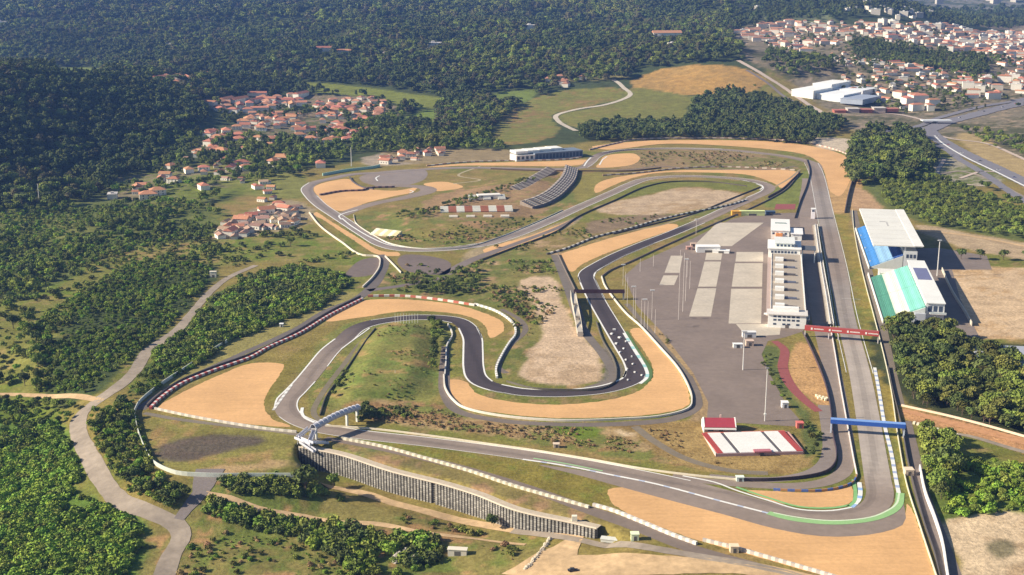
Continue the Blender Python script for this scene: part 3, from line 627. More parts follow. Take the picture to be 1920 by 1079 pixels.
for i in range(3):
    a,b=q[i],q[i+1]; m.prism([(a[0]-1.8,a[1]),(a[0]+1.8,a[1]),(b[0]+1.8,b[1]),(b[0]-1.8,b[1])],0,[zs[i],zs[i],zs[i+1],zs[i+1]] if True else 0,(.48,.43,.36))
m.build('ramp_body',M_PAINT,rp)
for s in (-1.9,1.9): MB().wallstrip([(a[0]+s,a[1],z) for a,z in zip(q,zs)],1.1,.25,0,(.58,.54,.46)).build('parapet',M_PAINT,rp)
# --- tubular arch footbridge
a=PZ(588,826);b=PZ(672,790);L=math.hypot(b[0]-a[0],b[1]-a[1])
tb=thing('tubular_footbridge','covered grey tubular footbridge arching over the back straight','footbridge',(a[0],a[1],0),math.atan2(b[1]-a[1],b[0]-a[0]))
m=MB(); n=16; rr=1.9; NS=22; P_=[]
for i in range(NS+1):
    u=i/NS; P_.append((u*L,7.0+1.6*math.sin(u*math.pi*.8)))
for i in range(NS):
    (x0,z0),(x1,z1)=P_[i],P_[i+1]; vs=[]
    for (x,z) in ((x0,z0),(x1,z1)):
        for k in range(n+1): th=math.pi*(k/n*1.3-.15); vs.append((x,math.cos(th)*rr,z+math.sin(th)*rr))
    m.add(vs,[(k,k+1,n+2+k,n+1+k) for k in range(n)],(.44,.44,.50) if i%2 else (.50,.50,.55))
m.build('canopy',principled('pale sheet metal',(1,1,1),.4,.08,1,attr='Col',metal=.2),tb)
m=MB()
for i in range(NS):
    (x0,z0),(x1,z1)=P_[i],P_[i+1]; m.add([(x0,-1.8,z0-.6),(x0,1.8,z0-.6),(x1,1.8,z1-.6),(x1,-1.8,z1-.6),(x0,-1.8,z0-.9),(x0,1.8,z0-.9),(x1,1.8,z1-.9),(x1,-1.8,z1-.9)],[(0,3,2,1),(4,5,6,7),(0,1,5,4),(1,2,6,5),(2,3,7,6),(3,0,4,7)],GY)
m.build('deck',M_PAINT,tb)
for i in range(0,NS+1,2):
    x,z=P_[i]; mm=MB(); prev=None
    for k in range(13):
        th=math.pi*(k/12*1.3-.15); c=(x,math.cos(th)*(rr+.1),z+math.sin(th)*(rr+.1))
        if prev: mm.tube(prev,c,.13,4,(.62,.62,.66))
        prev=c
    mm.build('hoop',M_PAINT,tb)
for x in (2,L*.74,L-1): part(tb,'pier',[(x-.5,x+.5,-.6,.6,0,6.6,(.62,.62,.6))])
st=thing('bridge_stairs','grey steel stair tower with switchback ramps at the foot of the tubular footbridge','stairs',(a[0],a[1],0),math.atan2(b[1]-a[1],b[0]-a[0]))
for k,(x0,y0_,x1,y1_,z0,z1) in enumerate([(-1,-2,-9,-6,6.4,3.2),(-9,-9,1,-9,3.2,0),(-1,2,-9,3,6.4,3.2),(-9,4,-11,-9,3.2,3.2),(-12,-2,-12,-12,3.2,0)]):
    mm=MB(); dx,dy=x1-x0,y1_-y0_; LL_=math.hypot(dx,dy); nx,ny=-dy/LL_*1.1,dx/LL_*1.1
    mm.prism([(x0+nx,y0_+ny),(x0-nx,y0_-ny),(x1-nx,y1_-ny),(x1+nx,y1_+ny)],[z0-.3,z0-.3,z1-.3,z1-.3],[z0,z0,z1,z1],(.42,.42,.44)) if True else 0
    fl=mm.build('flight',M_PAINT,st)
    for s in (1,-1): MB().wallstrip([(x0+nx*s,y0_+ny*s,z0),(x1+nx*s,y1_+ny*s,z1)],1.2,.12,0,(.62,.62,.68)).build('railing',M_PAINT,fl)
for x,y in [(-1,-2),(-1,2),(-9,-6),(-9,3),(-11,-8),(-5,-3.5),(-5,2.5),(-12,-4)]:
    MB().tube((x,y,0),(x,y,6 if x==-1 else 4.2),.2,6,(.6,.6,.62)).build('column',M_PAINT,st)
# --- retaining wall
rw=thing('retaining_wall','tall lattice crib retaining wall of stacked grey concrete ribs below the circuit','retaining wall',(0,0,0))
WR=smooth(WALLW,2.0); 
def offs(p,d):
    out=[];n=len(p)
    for i in range(n):
        t=(p[min(i+1,n-1)][0]-p[max(i-1,0)][0],p[min(i+1,n-1)][1]-p[max(i-1,0)][1]); L=math.hypot(*t) or 1
        out.append((p[i][0]+t[1]/L*d,p[i][1]-t[0]/L*d))
    return out
# wall runs left to right, camera side is to the right of travel
Wf=offs(WR,1.8)
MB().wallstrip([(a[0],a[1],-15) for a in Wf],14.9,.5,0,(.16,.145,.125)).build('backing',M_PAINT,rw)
m=MB(); W2=offs(WR,2.15)
for r in range(13): m.wallstrip([(a[0],a[1],-14.2+r*1.12) for a in W2],.30,.5,0,(.25,.23,.20))
m.build('stretcher_course',M_PAINT,rw)
W3=offs(WR,2.6); acc=0; pos=[]
cum=[0]
for i in range(1,len(W3)): cum.append(cum[-1]+math.hypot(W3[i][0]-W3[i-1][0],W3[i][1]-W3[i-1][1]))
TOT=cum[-1]; s=.5; nr=0
step_=TOT/98
def wat(s):
    i=max(0,min(len(cum)-2,int(np.searchsorted(cum,s))-1)); f=(s-cum[i])/(cum[i+1]-cum[i]+1e-9)
    a,b=W3[i],W3[i+1]; return (a[0]+(b[0]-a[0])*f,a[1]+(b[1]-a[1])*f),math.atan2(b[1]-a[1],b[0]-a[0])
protos=[]
for v in range(3):
    m=MB(); z=-14.5
    while z<-.35:
        c=random.uniform(.20,.38); m.box(-.52,.52,-.65,.5,z,z+.78,(c,c*.95,c*.86)); m.box(-.42,.42,-.35,.5,z+.78,z+1.12,(.24,.22,.20)); z+=1.12
    protos.append(m.mesh('rib',principled('weathered concrete',(1,1,1),.9,.22,.22,attr='Col',n2=(.05,.22))))
k=0
while s<TOT-.4 and k<98:
    p,an=wat(s)
    if not (TOT*.475<s<TOT*.492):
        o=link('rib',protos[k%3],rw); o.location=(p[0],p[1],0); o.rotation_euler=(0,0,an)
    s+=step_;k+=1
ribbon_mesh('coping',offs(WR,.6),5.4,principled('coping concrete',(.50,.42,.32),.9,.15,.4),.06,kind=None,parent=rw)
MB().wallstrip([(a[0],a[1],0) for a in offs(WR,3.0)],.75,.35,0,(.62,.54,.44)).build('parapet',M_PAINT,rw)
part(thing('marshal_post','small cream marshal post standing on top of the lattice retaining wall','marshal post',PZ(1077,977)),'cabin',[(-1.2,1.2,-1,1,0,2.6,(.8,.74,.6))])
# --- grandstands
def stand(name,label,pfn,pff,secs,rows,D,zt,gap,z0=1.6,cat='grandstand'):
    a=PZ(*pfn);b=PZ(*pff);L=math.hypot(b[0]-a[0],b[1]-a[1]); t=thing(name,label,cat,(a[0],a[1],0),math.atan2(b[1]-a[1],b[0]-a[0])-math.pi/2)
    n=rows; m=MB()
    for s in range(secs):
        l0=s*L/secs+gap/2; l1=(s+1)*L/secs-gap/2
        for band,(f0,f1,col) in enumerate(BANDS[name if name in BANDS else label]):
            mm=MB()
            for r in range(int(f0*n),int(f1*n)):
                c=[q*(1+.10*math.sin(r*5.1+s)) for q in col[s%len(col)]] if isinstance(col,list) else [q*(1+.10*math.sin(r*5.1)) for q in col]
                mm.box(r*D/n,(r+1)*D/n-.02,l0,l1,z0,z0+(zt-z0)*(r+1)/n,tuple(c))
            mm.build('seat_block',M_PAINT,t)
    m=MB(); prof=[(0,0),(D,0),(D,zt-.8),(0,z0-.5)]
    vs=[(x,y,z) for y in (0,L) for x,z in prof]; m.add(vs,[(0,1,2,3),(7,6,5,4),(0,4,5,1),(1,5,6,2),(2,6,7,3),(3,7,4,0)],(.60,.62,.58))
    m.build('structure',M_PAINT,t); return t,L
BL1=[(.10,.30,.62),(.08,.26,.60),(.12,.34,.66)];BL2=(.30,.48,.66);TE=(.10,.30,.22);AQ=(.26,.62,.52);CW=(.72,.76,.64)
BANDS={'A':[(0,.30,(.08,.27,.60)),(.30,.72,(.28,.46,.66)),(.72,1,(.05,.12,.38))],'B':[(0,.33,TE),(.33,.64,CW),(.64,1,AQ)]}  # blue stand: darker top rows carry the shade under its roof as colour
def stand2(label,key,pfn,pff,secs,rows,D,zt,gap):
    BANDS[label]=BANDS[key]; return stand('grandstand',label,pfn,pff,secs,rows,D,zt,gap)
t,L=stand2('roofed grandstand with blue seats and a large white flat roof','A',(1632,504),(1607,432),3,24,25,12.5,1.0)
part(t,'roof',[(1,40,-1,L+2,19.4,20.2,(.70,.69,.64)),(33,40.6,-1.4,L+2.4,20.2,20.5,(.76,.75,.71)),(1,1.5,-1,L+2,18.7,19.4,WH)])
part(t,'back_wall',[(25.5,36,0,L,0,15.5,(.64,.66,.66))])
for k in range(9): part(t,'roof_seam',[(1.2,33,L*(k+.5)/9,L*(k+.5)/9+.35,20.2,20.32,(.55,.54,.51))])
for k in range(3): part(t,'aisle',[(.2,1.4,L*(k+.3)/3,L*(k+.3)/3+1.6,1.6,3.0,(.5,.56,.62))])
 
for k in range(6):
    yy=1+k*(L-3)/5; part(t,'roof_column',[(26,27,yy,yy+1,15.4,19.4,WH)])
for k in range(3): part(t,'window',[(27.5+k*2.8,29.4+k*2.8,-.12,-.02,10,13,GLS)])
part(t,'front_wall',[(-1.6,-1,-2,L+2,0,2.2,(.74,.74,.70))]); part(t,'roof_stain',[(14,19,L*.62,L*.64,20.2,20.23,(.42,.41,.40)),(19,20.5,L*.5,L*.63,20.2,20.23,(.45,.44,.42))])
t,L=stand2('open grandstand with green, cream and aqua seat bands','B',(1658,604),(1633,524),2,24,27,12.5,1.4)
part(t,'front_wall',[(-1.6,-1,-4,L+14,0,2.2,(.78,.78,.74))])
part(t,'rear_building',[(27.5,40,2,L-2,0,14.5,(.68,.68,.66)),(27.3,40.5,1,L+8,14.5,15,(.76,.76,.73))])
part(t,'roof_panel',[(29,39,L*.55,L*.85,15,15.15,(.16,.17,.30))],lab='dark purple framed roof opening')
for k in range(3): part(t,'window',[(29+k*3.6,31.6+k*3.6,1.88,1.98,8.5,12.5,GLS)])
part(t,'balcony',[(30,41,-2.2,1.8,7.6,8.2,WH),(30,41,-2.3,-2.1,8.2,9.2,(.6,.66,.64))])
part(t,'stair_block',[(8,20,-5,-.2,0,4.5,(.5,.54,.55)),(20,27,-3.5,-.2,0,8,(.46,.48,.52))])
m=thing('access_block','white stair building with a dark doorway between the two grandstands','building',PZ(1648,526),-AZS)
part(m,'wall',[(0,22,0,14,0,6,(.72,.70,.64))]); part(m,'door',[(13,17.5,-.1,-.02,.1,5,(.06,.08,.09))]); part(m,'roof',[(-.4,22.4,-.4,14.4,6,6.4,(.72,.71,.67))])
# small red and white stand in the paddock corner
m=thing('low_pavilion','low pavilion with white roof panels edged in red at the paddock end','pavilion',PZ(1342,857),math.radians(4.2))
WQ=46.5; DQ=30
part(m,'wall',[(0,WQ,0,.6,0,1.6,(.42,.28,.28)),(0,.6,0,DQ,0,1.6,(.6,.5,.45)),(WQ-.6,WQ,0,DQ,0,1.6,(.5,.3,.28)),(0,WQ,DQ-.6,DQ,0,1.6,(.5,.3,.26))])
sl=-.115
for x0,x1,c,n_ in [(1,4,RED,'roof_border'),(4,11,WH,'roof_panel'),(11,13,(.12,.11,.12),'roof_gap'),(13,33,WH,'roof_panel'),(33,35,(.12,.11,.12),'roof_gap'),(35,42.5,WH,'roof_panel'),(42.5,46,RED,'roof_border')]:
    c2=tuple(q*.92 for q in c); mm=MB(); mm.prism([(x0+.02,.5),(x1-.02,.5),(x1-.02-2,DQ),(x0+.02-2,DQ)],1.5,1.9 if n_!='roof_gap' else 1.65,c2); mm.build(n_,M_PAINT,m)
part(m,'entrance',[(20,29,-1,2.5,1.95,2.7,(.45,.16,.19)),(23,25,-1.1,-.95,0,1.8,DK)])
part(m,'rear_wall',[(1,WQ-2,DQ+.1,DQ+1.6,0,1.6,(.55,.16,.10))])
m=thing('clubhouse','white clubhouse with a red gable roof at the corner of the paddock','clubhouse',PZ(1320,812),math.radians(-2))
LW,LD_=17,11
part(m,'wall',[(0,LW,0,LD_,0,3.6,(.66,.52,.40))]); mm=MB(); 
for x in (-.3,LW-.3): mm.prism([(x,-.5),(x+.6,-.5),(x+.6,LD_+.5),(x,LD_+.5)],0,3.6,WH); mm.add([(x,-.6,3.6),(x+.6,-.6,3.6),(x+.6,LD_+.6,3.6),(x,LD_+.6,3.6),(x,LD_/2,7.2),(x+.6,LD_/2,7.2)],[(0,1,5,4),(2,3,4,5),(0,4,3),(1,2,5),(0,3,2,1)],WH)
mm.build('gable',M_PAINT,m)
MB().add([(0,-.8,3.5),(LW,-.8,3.5),(LW,LD_/2,6.8),(0,LD_/2,6.8)],[(0,1,2,3)],(.34,.05,.07)).add([(0,LD_+.8,3.5),(LW,LD_+.8,3.5),(LW,LD_/2,6.8),(0,LD_/2,6.8)],[(0,3,2,1)],(.34,.05,.07)).build('roof',M_PAINT,m)
part(m,'awning',[(0,LW,-3,-.6,2.9,3.2,(.62,.6,.55))]); part(m,'door',[(8,10,-.1,-.02,0,2.3,DK)]); part(m,'window',[(2,5,-.1,-.02,1,2.4,GLS)]); part(m,'chimney',[(9,9.8,6,6.8,6.4,8.2,(.7,.5,.45))])
def hut(label,px,w,d,h,col,rz=0,roof=None,name='hut',cat='hut',z=0,win=True):
    p=PZ(px[0],px[1],z) if z is not None else None
    if p is None: q=PT([px])[0]; p=(q[0],q[1],hz(*q))
    t=thing(name,label,cat,p,rz)
    part(t,'wall',[(-w/2,w/2,-d/2,d/2,-.6,h,col)]); part(t,'roof',[(-w/2-.25,w/2+.25,-d/2-.25,d/2+.25,h,h+.25,roof or tuple(min(.85,q*1.1) for q in col))])
    if win: part(t,'door',[(-w*.15,w*.15+.3,-d/2-.06,-d/2-.01,0,min(2.1,h*.8),(.12,.11,.1))])
    return t
hut('white cube kiosk at the right edge of the paddock',(1471,764),3.6,3.6,3.2,WH)
hut('red and white ticket hut right of the clubhouse',(1499,802),3.6,3.4,3,(.62,.16,.14))
hut('beige marshal hut behind the barrier near the first corner',(1703,890),4.2,4,3,(.70,.56,.42))
hut('white and green marshal shelter inside the first corner',(1387,902),3.6,2.5,2.2,(.66,.74,.66))
hut('tiny beige marshal shelter beside the back straight',(1043,839),3,2.5,2,(.62,.5,.38))
hut('pale marshal cabin at the barrier outside the first corner gravel',(1376,1035),3.6,3,3,(.72,.58,.40))
hut('white generator box beside the lower service lane',(1190,1012),3.4,3,3,(.66,.74,.50),z=None,name='generator_box',cat='box')
hut('long low white trough beside the lower service lane',(1150,1014),11,3,.8,(.62,.62,.56),rz=-.25,z=None,win=False,name='low_platform',cat='platform')
hut('white shipping container hut alone in the meadow',(858,1040),8.5,3,2.8,(.66,.60,.5),rz=-.12,z=None,name='container',cat='container')
hut('white paddock club building beside the concrete pads',(1327,472),20,9,5,WH,name='paddock_building',cat='building')
hut('low white annex right of the paddock club building',(1352,474),14,6,2.2,WH,rz=-.2,name='annex',cat='building')
hut('orange race truck parked at the top of the paddock',(1380,404),9,6,4.2,(.66,.34,.05),name='race_truck',cat='truck')
hut('long pale yellow hospitality trailer at the top of the paddock',(1410,404),24,5,4.4,(.62,.68,.30),name='hospitality_trailer',cat='trailer')
hut('dark blue marquee beside the yellow hospitality trailer',(1444,402),9,6,3,(.06,.10,.16),name='marquee',cat='tent')
hut('small white hut on the meadow bank left of the circuit',(528,613),2.4,2.2,2.2,WH,z=0)
hut('two white ruined gate pillars by the track',(400,520),5,2.5,4.6,(.7,.64,.52),z=0,name='gate_ruin',cat='ruin')
for i,(px,c) in enumerate([((1310,466),(.6,.3,.2)),((1300,462),(.55,.4,.3)),((1292,468),(.5,.3,.25))]):
    hut(['small orange stall beside the white paddock building','tan stall left of the orange paddock stall','brown stall nearest the fence of the paddock'][i],px,5,4,2.5,c,name='stall',cat='stall')
# infield terraces
def curved(label,px,w,h,group):
    p=P0(px); sp_=smooth(p,3.2); t=thing('grandstand',label,'grandstand',(0,0,0)); n=len(sp_)
    for i in range(n-1):
        if i%2==0 and i+2<n:
            a,b=sp_[i],sp_[i+2]; dx,dy=b[0]-a[0],b[1]-a[1]; LL=math.hypot(dx,dy); nx,ny=dy/LL,-dx/LL; m=MB();g=.06
            for r in range(6):
                c=tuple(q*(1+.06*(r%2)) for q in ((.50,.43,.36) if (i//2)%2 else (.27,.22,.18))) ; o0=-w/2+w*r/6;o1=o0+w/6; zz=h*(1-r/6)+.3+.9*2.3
                a2=(a[0]+dx*g,a[1]+dy*g);b2=(b[0]-dx*g,b[1]-dy*g)
                m.prism([(a2[0]+nx*o0,a2[1]+ny*o0),(b2[0]+nx*o0,b2[1]+ny*o0),(b2[0]+nx*o1,b2[1]+ny*o1),(a2[0]+nx*o1,a2[1]+ny*o1)],0,zz,c)
            m.build('seat_block',M_PAINT,t)
    m=MB(); m.v=[];q1=offs(sp_,-w/2-.3);q2=offs(sp_,w/2+.3)
    m.wallstrip([(a[0],a[1],0) for a in q2],2.5,.4,0,(.14,.13,.15)); m.build('front_wall',M_PAINT,t)
curved('curved grey terrace nearest the far loop, closest to the track',[(986,392),(1010,385),(1035,372),(1052,357),(1066,340),(1072,320)],15,5,'')
curved('inner grey terrace curving behind the striped terraces',[(965,362),(985,353),(1003,342),(1020,332),(1034,323)],11,4,'')
def terrace(label,px0,px1,n,cols,dep,h,gapw=0):
    a=PZ(*px0);b=PZ(*px1);L=math.hypot(b[0]-a[0],b[1]-a[1]); z=hz((a[0]+b[0])/2,(a[1]+b[1])/2)
    t=thing('terrace',label,'terrace',(a[0],a[1],z-.6),math.atan2(b[1]-a[1],b[0]-a[0]))
    for k in range(n):
        c=cols[k%len(cols)]
        if c is None: continue
        m=MB()
        for r in range(5): m.box(k*L/n+gapw,(k+1)*L/n-gapw,dep*r/5,dep*(r+1)/5,0,1.2+h*(r+1)/5,tuple(q*(1-.05*(r%2)) for q in c))
        m.build('seat_block',M_PAINT,t)
RD2=(.42,.17,.10)
terrace('long terrace of alternating white and red seat blocks, middle of three',(826,405),(962,403),9,[(.72,.70,.62),RD2],15,3)
terrace('broken white terrace, rearmost of the three striped terraces',(866,382),(962,380),7,[None,(.66,.64,.58)],13,3)
terrace('thin dashed white terrace, nearest of the three striped terraces',(842,414),(955,413),7,[(.7,.64,.55),None],5,.8)
m=thing('terrace','pale yellow and white striped terrace in the near corner of the infield','terrace',PZ(741,446),math.radians(152))
for k in range(6):
    mm=MB()
    for r in range(5): mm.box(k*4.6,(k+1)*4.6-.15,-12+r*2.4,-12+(r+1)*2.4,0,4-.7*r,(.78,.76,.62) if k%2 else (.62,.56,.34))
    mm.build('seat_block',M_PAINT,m)
hut('low white building at the top of the infield',(916,372),24,9,4,(.72,.68,.62),rz=.25,z=None,name='paddock_building',cat='building')
# offices beyond the track
m=thing('office_building','modern office block with white sawtooth roofs and dark glass side beyond the loop','office building',PZ(1003,301),R(24)); m.scale=(.66,.66,.72)
part(m,'wall',[(0,100,0,40,0,12,(.16,.20,.26)),(-38,0,0,30,0,10,(.70,.69,.66))]);
for k in range(4): part(m,'roof',[(-36+k*26,-12+k*26,6+4*k,34+4*k,12,16,(.78,.78,.74))])
for k in range(14): part(m,'window_bay',[(2+k*7,7+k*7,-.2,-.03,2,10,(.05,.08,.13))])
for k in range(4): part(m,'window',[(-36+k*9,-31+k*9,-.2,-.03,3,8,(.08,.1,.12))])
# --- barriers and fences
def barrier(label,px,h=1.1,th=.7,c1=WH,c2=None,z=0,name='barrier',cat='barrier',seg=3.0,off=0,terr=False,group=None,mat=None,cap=None):
    p=PT(px) if terr else P0(px); p=smooth(p,seg)
    pts=[(a[0],a[1],(hz(*a) if terr else z)) for a in p]
    m=MB().wallstrip(pts,h,th,0,cf=(lambda i:c1 if (c2 is None or i%2) else c2)); o=m.build(name,mat or M_PAINT)
    return tag(o,label,cat,group)
RW=(.42,.10,.08);TY=(.035,.035,.04)
barrier('red and white tyre barrier along the outer side of the left gravel',[(282,768),(300,750),(340,722),(400,697),(470,672),(500,655),(560,628),(620,592),(680,562)],1.5,1.5,(.66,.6,.57),RW,name='tyre_barrier',cat='tyre barrier',seg=2.6)
barrier('dark tyre wall behind the red and white barrier left of the gravel',[(277,764),(296,746),(336,718),(396,693),(466,668),(556,624),(616,588),(676,558)],1.6,.8,TY,name='tyre_wall',cat='tyre wall')
barrier('red and white barrier above the esses gravel',[(690,557),(760,557),(840,566),(890,574)],1.5,1.4,(.75,.68,.62),(.5,.15,.1),name='tyre_barrier',cat='tyre barrier',seg=4)
barrier('white tyre barrier curving right of the esses gravel',[(890,572),(925,583),(950,597),(964,612),(966,630),(955,645),(940,670),(930,695),(932,710)],1.5,1.2,WH,(.5,.47,.42),name='tyre_barrier',cat='tyre barrier',seg=2.2)
barrier('white guard rail below the left gravel trap',[(290,768),(360,783),(440,797),(500,806),(556,812)],1.3,.8,(.72,.66,.56),(.5,.46,.40),name='guard_rail',cat='guard rail',seg=2.5)
barrier('white wall around the lower gravel of the esses',[(832,705),(835,730),(850,752),(870,766),(930,780),(1040,790),(1160,788),(1240,782),(1290,768),(1297,750),(1290,725),(1270,690),(1235,650),(1200,612),(1175,590),(1150,560),(1133,535),(1128,520)],1.2,.8,(.74,.68,.58),name='guard_rail',cat='guard rail')
barrier('low grey wall left of the infield descent',[(840,610),(848,630),(838,650),(836,680),(834,705)],1.4,.8,(.6,.57,.52),name='guard_rail',cat='guard rail')
barrier('dark rail between infield straight and paddock',[(1128,520),(1145,508),(1180,493),(1240,465),(1330,425),(1400,395),(1448,372),(1475,355),(1500,325)],1.2,.6,(.20,.15,.13),name='guard_rail',cat='guard rail')
barrier('dashed white barrier above the wedge of gravel',[(1025,478),(1060,468),(1120,445),(1180,430),(1230,415),(1280,403),(1370,385),(1400,376)],1.4,1.3,(.75,.7,.62),(.12,.1,.08),name='tyre_barrier',cat='tyre barrier',seg=4)
barrier('grey wall left of the wedge of gravel',[(1046,478),(1056,500),(1068,525),(1078,545)],1.6,.5,(.17,.14,.12),name='guard_rail',cat='guard rail')
barrier('dark curved rail inside the tight infield hairpin',[(1118,605),(1130,640),(1150,675),(1156,700),(1150,720),(1120,732),(1060,733),(1000,730),(950,717)],1.2,.6,(.13,.115,.09),name='guard_rail',cat='guard rail')
barrier('beaded white tyre barrier beyond the back straight runoff',[(640,824),(720,840),(800,862),(880,885),(960,912),(1040,935),(1104,953)],1.3,1.3,(.72,.66,.52),(.42,.38,.28),name='tyre_barrier',cat='tyre barrier',seg=1.8)
barrier('white barrier outside the first corner gravel, left stretch',[(1112,949),(1150,960),(1200,980),(1260,1005),(1306,1022)],1.5,1.3,(.76,.72,.64),(.5,.45,.4),name='tyre_barrier',cat='tyre barrier',seg=1.8)
barrier('white barrier outside the first corner gravel, right stretch',[(1318,1015),(1370,1028),(1440,1048),(1560,1083),(1640,1108)],1.5,1.0,(.72,.66,.56),(.45,.40,.36),name='tyre_barrier',cat='tyre barrier',seg=1.8)
barrier('white wall along the right side of the main straight',[(1598,395),(1601,430),(1612,490),(1624,540),(1640,600),(1660,680),(1672,740),(1685,830),(1700,910),(1722,980),(1745,1050),(1765,1110)],1.0,.4,(.70,.66,.50),name='guard_rail',cat='guard rail')
barrier('long concrete wall and rail outside the last corner',[(1665,690),(1674,735),(1690,800),(1703,870),(1718,930),(1735,990),(1752,1040),(1768,1110)],1.6,.3,(.10,.09,.09),name='safety_fence',cat='fence')
barrier('white outer boundary wall near the first corner',[(1724,880),(1735,930),(1752,975),(1766,1020),(1775,1075),(1785,1140)],2.6,.6,WH,name='boundary_wall',cat='wall')
barrier('white wall between pit exit road and main straight',[(1557,614),(1565,660),(1573,710),(1581,755),(1590,805),(1600,860),(1607,895)],1.1,.5,(.74,.68,.66),name='pit_exit_wall',cat='wall')
barrier('dark fence at the left of the pit exit road',[(1505,625),(1520,655),(1545,715),(1556,760),(1562,820),(1568,850),(1565,872),(1548,888),(1505,898),(1440,903),(1390,903)],1.8,.4,(.07,.05,.06),name='safety_fence',cat='fence')
barrier('dark fence right of the pit entry road',[(1490,410),(1500,380),(1512,350),(1518,322),(1512,300)],1.6,.4,(.09,.07,.06),name='safety_fence',cat='fence')
barrier('orange and blue barrier around the inside of the first corner',[(1606,893),(1601,905),(1580,915),(1540,922),(1490,922),(1450,920)],1.2,.6,(.10,.16,.42),(.4,.22,.1),name='tyre_barrier',cat='tyre barrier',seg=3)
barrier('white edge wall along the back straight infield side',[(610,800),(700,806),(800,818),(900,832),(1000,846),(1100,862),(1200,880),(1290,892),(1390,902)],1.0,.4,(.70,.62,.48),name='guard_rail',cat='guard rail')
barrier('pale outer wall left of the far loop',[(580,400),(600,425),(640,455),(680,480),(706,482),(712,498),(700,520),(680,540)],1.4,.9,(.74,.66,.54),name='guard_rail',cat='guard rail')
barrier('white rail inside the corner of the far loop',[(663,404),(668,420),(700,442),(740,460),(800,468),(870,465),(930,448),(1000,420),(1055,395)],.9,.4,(.6,.58,.5),name='guard_rail',cat='guard rail')
barrier('dark rail below the far loop straight',[(900,490),(960,467),(1040,437),(1085,407),(1150,378),(1215,350),(1260,342),(1330,342),(1400,350)],1.3,.5,(.09,.075,.06),name='guard_rail',cat='guard rail')
barrier('low dark rail beside the pale wedge of paddock sand',[(1150,440),(1230,420),(1300,402),(1380,370),(1425,352)],1.2,.5,(.10,.08,.06),name='guard_rail',cat='guard rail')
barrier('tyre barrier winding through the far gravel loops',[(600,367),(640,360),(680,358),(690,354),(740,352)],1.8,2.2,(.30,.18,.14),(.10,.07,.07),name='tyre_barrier',cat='tyre barrier',seg=3)
barrier('dark tyre wall inside the far chicane',[(656,334),(662,342),(680,352),(700,356)],1.4,1.4,(.09,.08,.08),name='tyre_wall',cat='tyre wall')
barrier('dotted barrier along the top gravel strip',[(800,312),(860,306),(930,303),(1000,302),(1060,300),(1090,296)],1.4,1.4,(.72,.62,.52),(.42,.26,.18),name='tyre_barrier',cat='tyre barrier',seg=5)
barrier('brown wall in front of the office building',[(920,318),(1000,321),(1060,322),(1100,322),(1180,322),(1240,316)],1.6,.5,(.13,.09,.07),name='guard_rail',cat='guard rail')
barrier('dotted barrier above the long inner gravel band',[(1130,330),(1200,325),(1260,318),(1340,314),(1420,316),(1490,320)],1.4,1.4,(.62,.52,.42),(.3,.2,.14),name='tyre_barrier',cat='tyre barrier',seg=5)
barrier('outer barrier of the long top gravel bend',[(1105,282),(1150,271),(1200,262),(1300,260),(1400,261),(1480,265),(1550,277),(1600,297),(1606,315)],1.6,1.4,(.6,.48,.40),(.36,.25,.2),name='tyre_barrier',cat='tyre barrier',seg=5)
barrier('dark wall at the end of the top gravel bend',[(1604,300),(1606,320),(1597,345),(1590,370),(1584,400)],2.6,.8,(.10,.08,.08),name='safety_fence',cat='fence')
barrier('dark rail cutting across the grass near the hairpin',[(1500,325),(1485,340),(1465,358),(1440,372)],2.2,.8,(.10,.07,.06),name='guard_rail',cat='guard rail')
barrier('short pale wall on the service road island',[(722,482),(735,495),(752,513)],1.4,.6,(.7,.62,.52),name='guard_rail',cat='guard rail')
barrier('dark rail left of the grassy mound',[(600,780),(612,745),(645,700),(690,635),(704,617)],1.2,.5,(.10,.09,.07),name='guard_rail',cat='guard rail')
for k,px in enumerate([[(435,637),(395,662),(350,692),(300,725),(262,757),(252,775)],[(252,775),(258,808),(272,845),(290,872),(330,890),(352,893)],[(352,893),(400,895),(470,895),(560,895)]]):
    barrier(['pale boundary fence running up the slope left of the circuit','pale boundary fence bending around the burnt patch','mesh fence below the burnt patch beside the gate'][k],px,2.2,.35,(.60,.62,.55),name='boundary_fence',cat='fence',mat=None)
barrier('green fence beyond the far hairpin',[(605,330),(650,322),(700,316),(712,313)],3,1,(.36,.55,.47),name='boundary_fence',cat='fence')
barrier('white wall beside the far car park',[(1766,508),(1785,550),(1810,590),(1822,612)],3,.5,(.6,.55,.45),name='boundary_fence',cat='fence')
barrier('white roadside wall beside the orange dirt road',[(1690,762),(1780,782),(1850,800),(1920,820),(2100,870)],1.2,.6,(.72,.56,.42),name='roadside_wall',cat='wall')
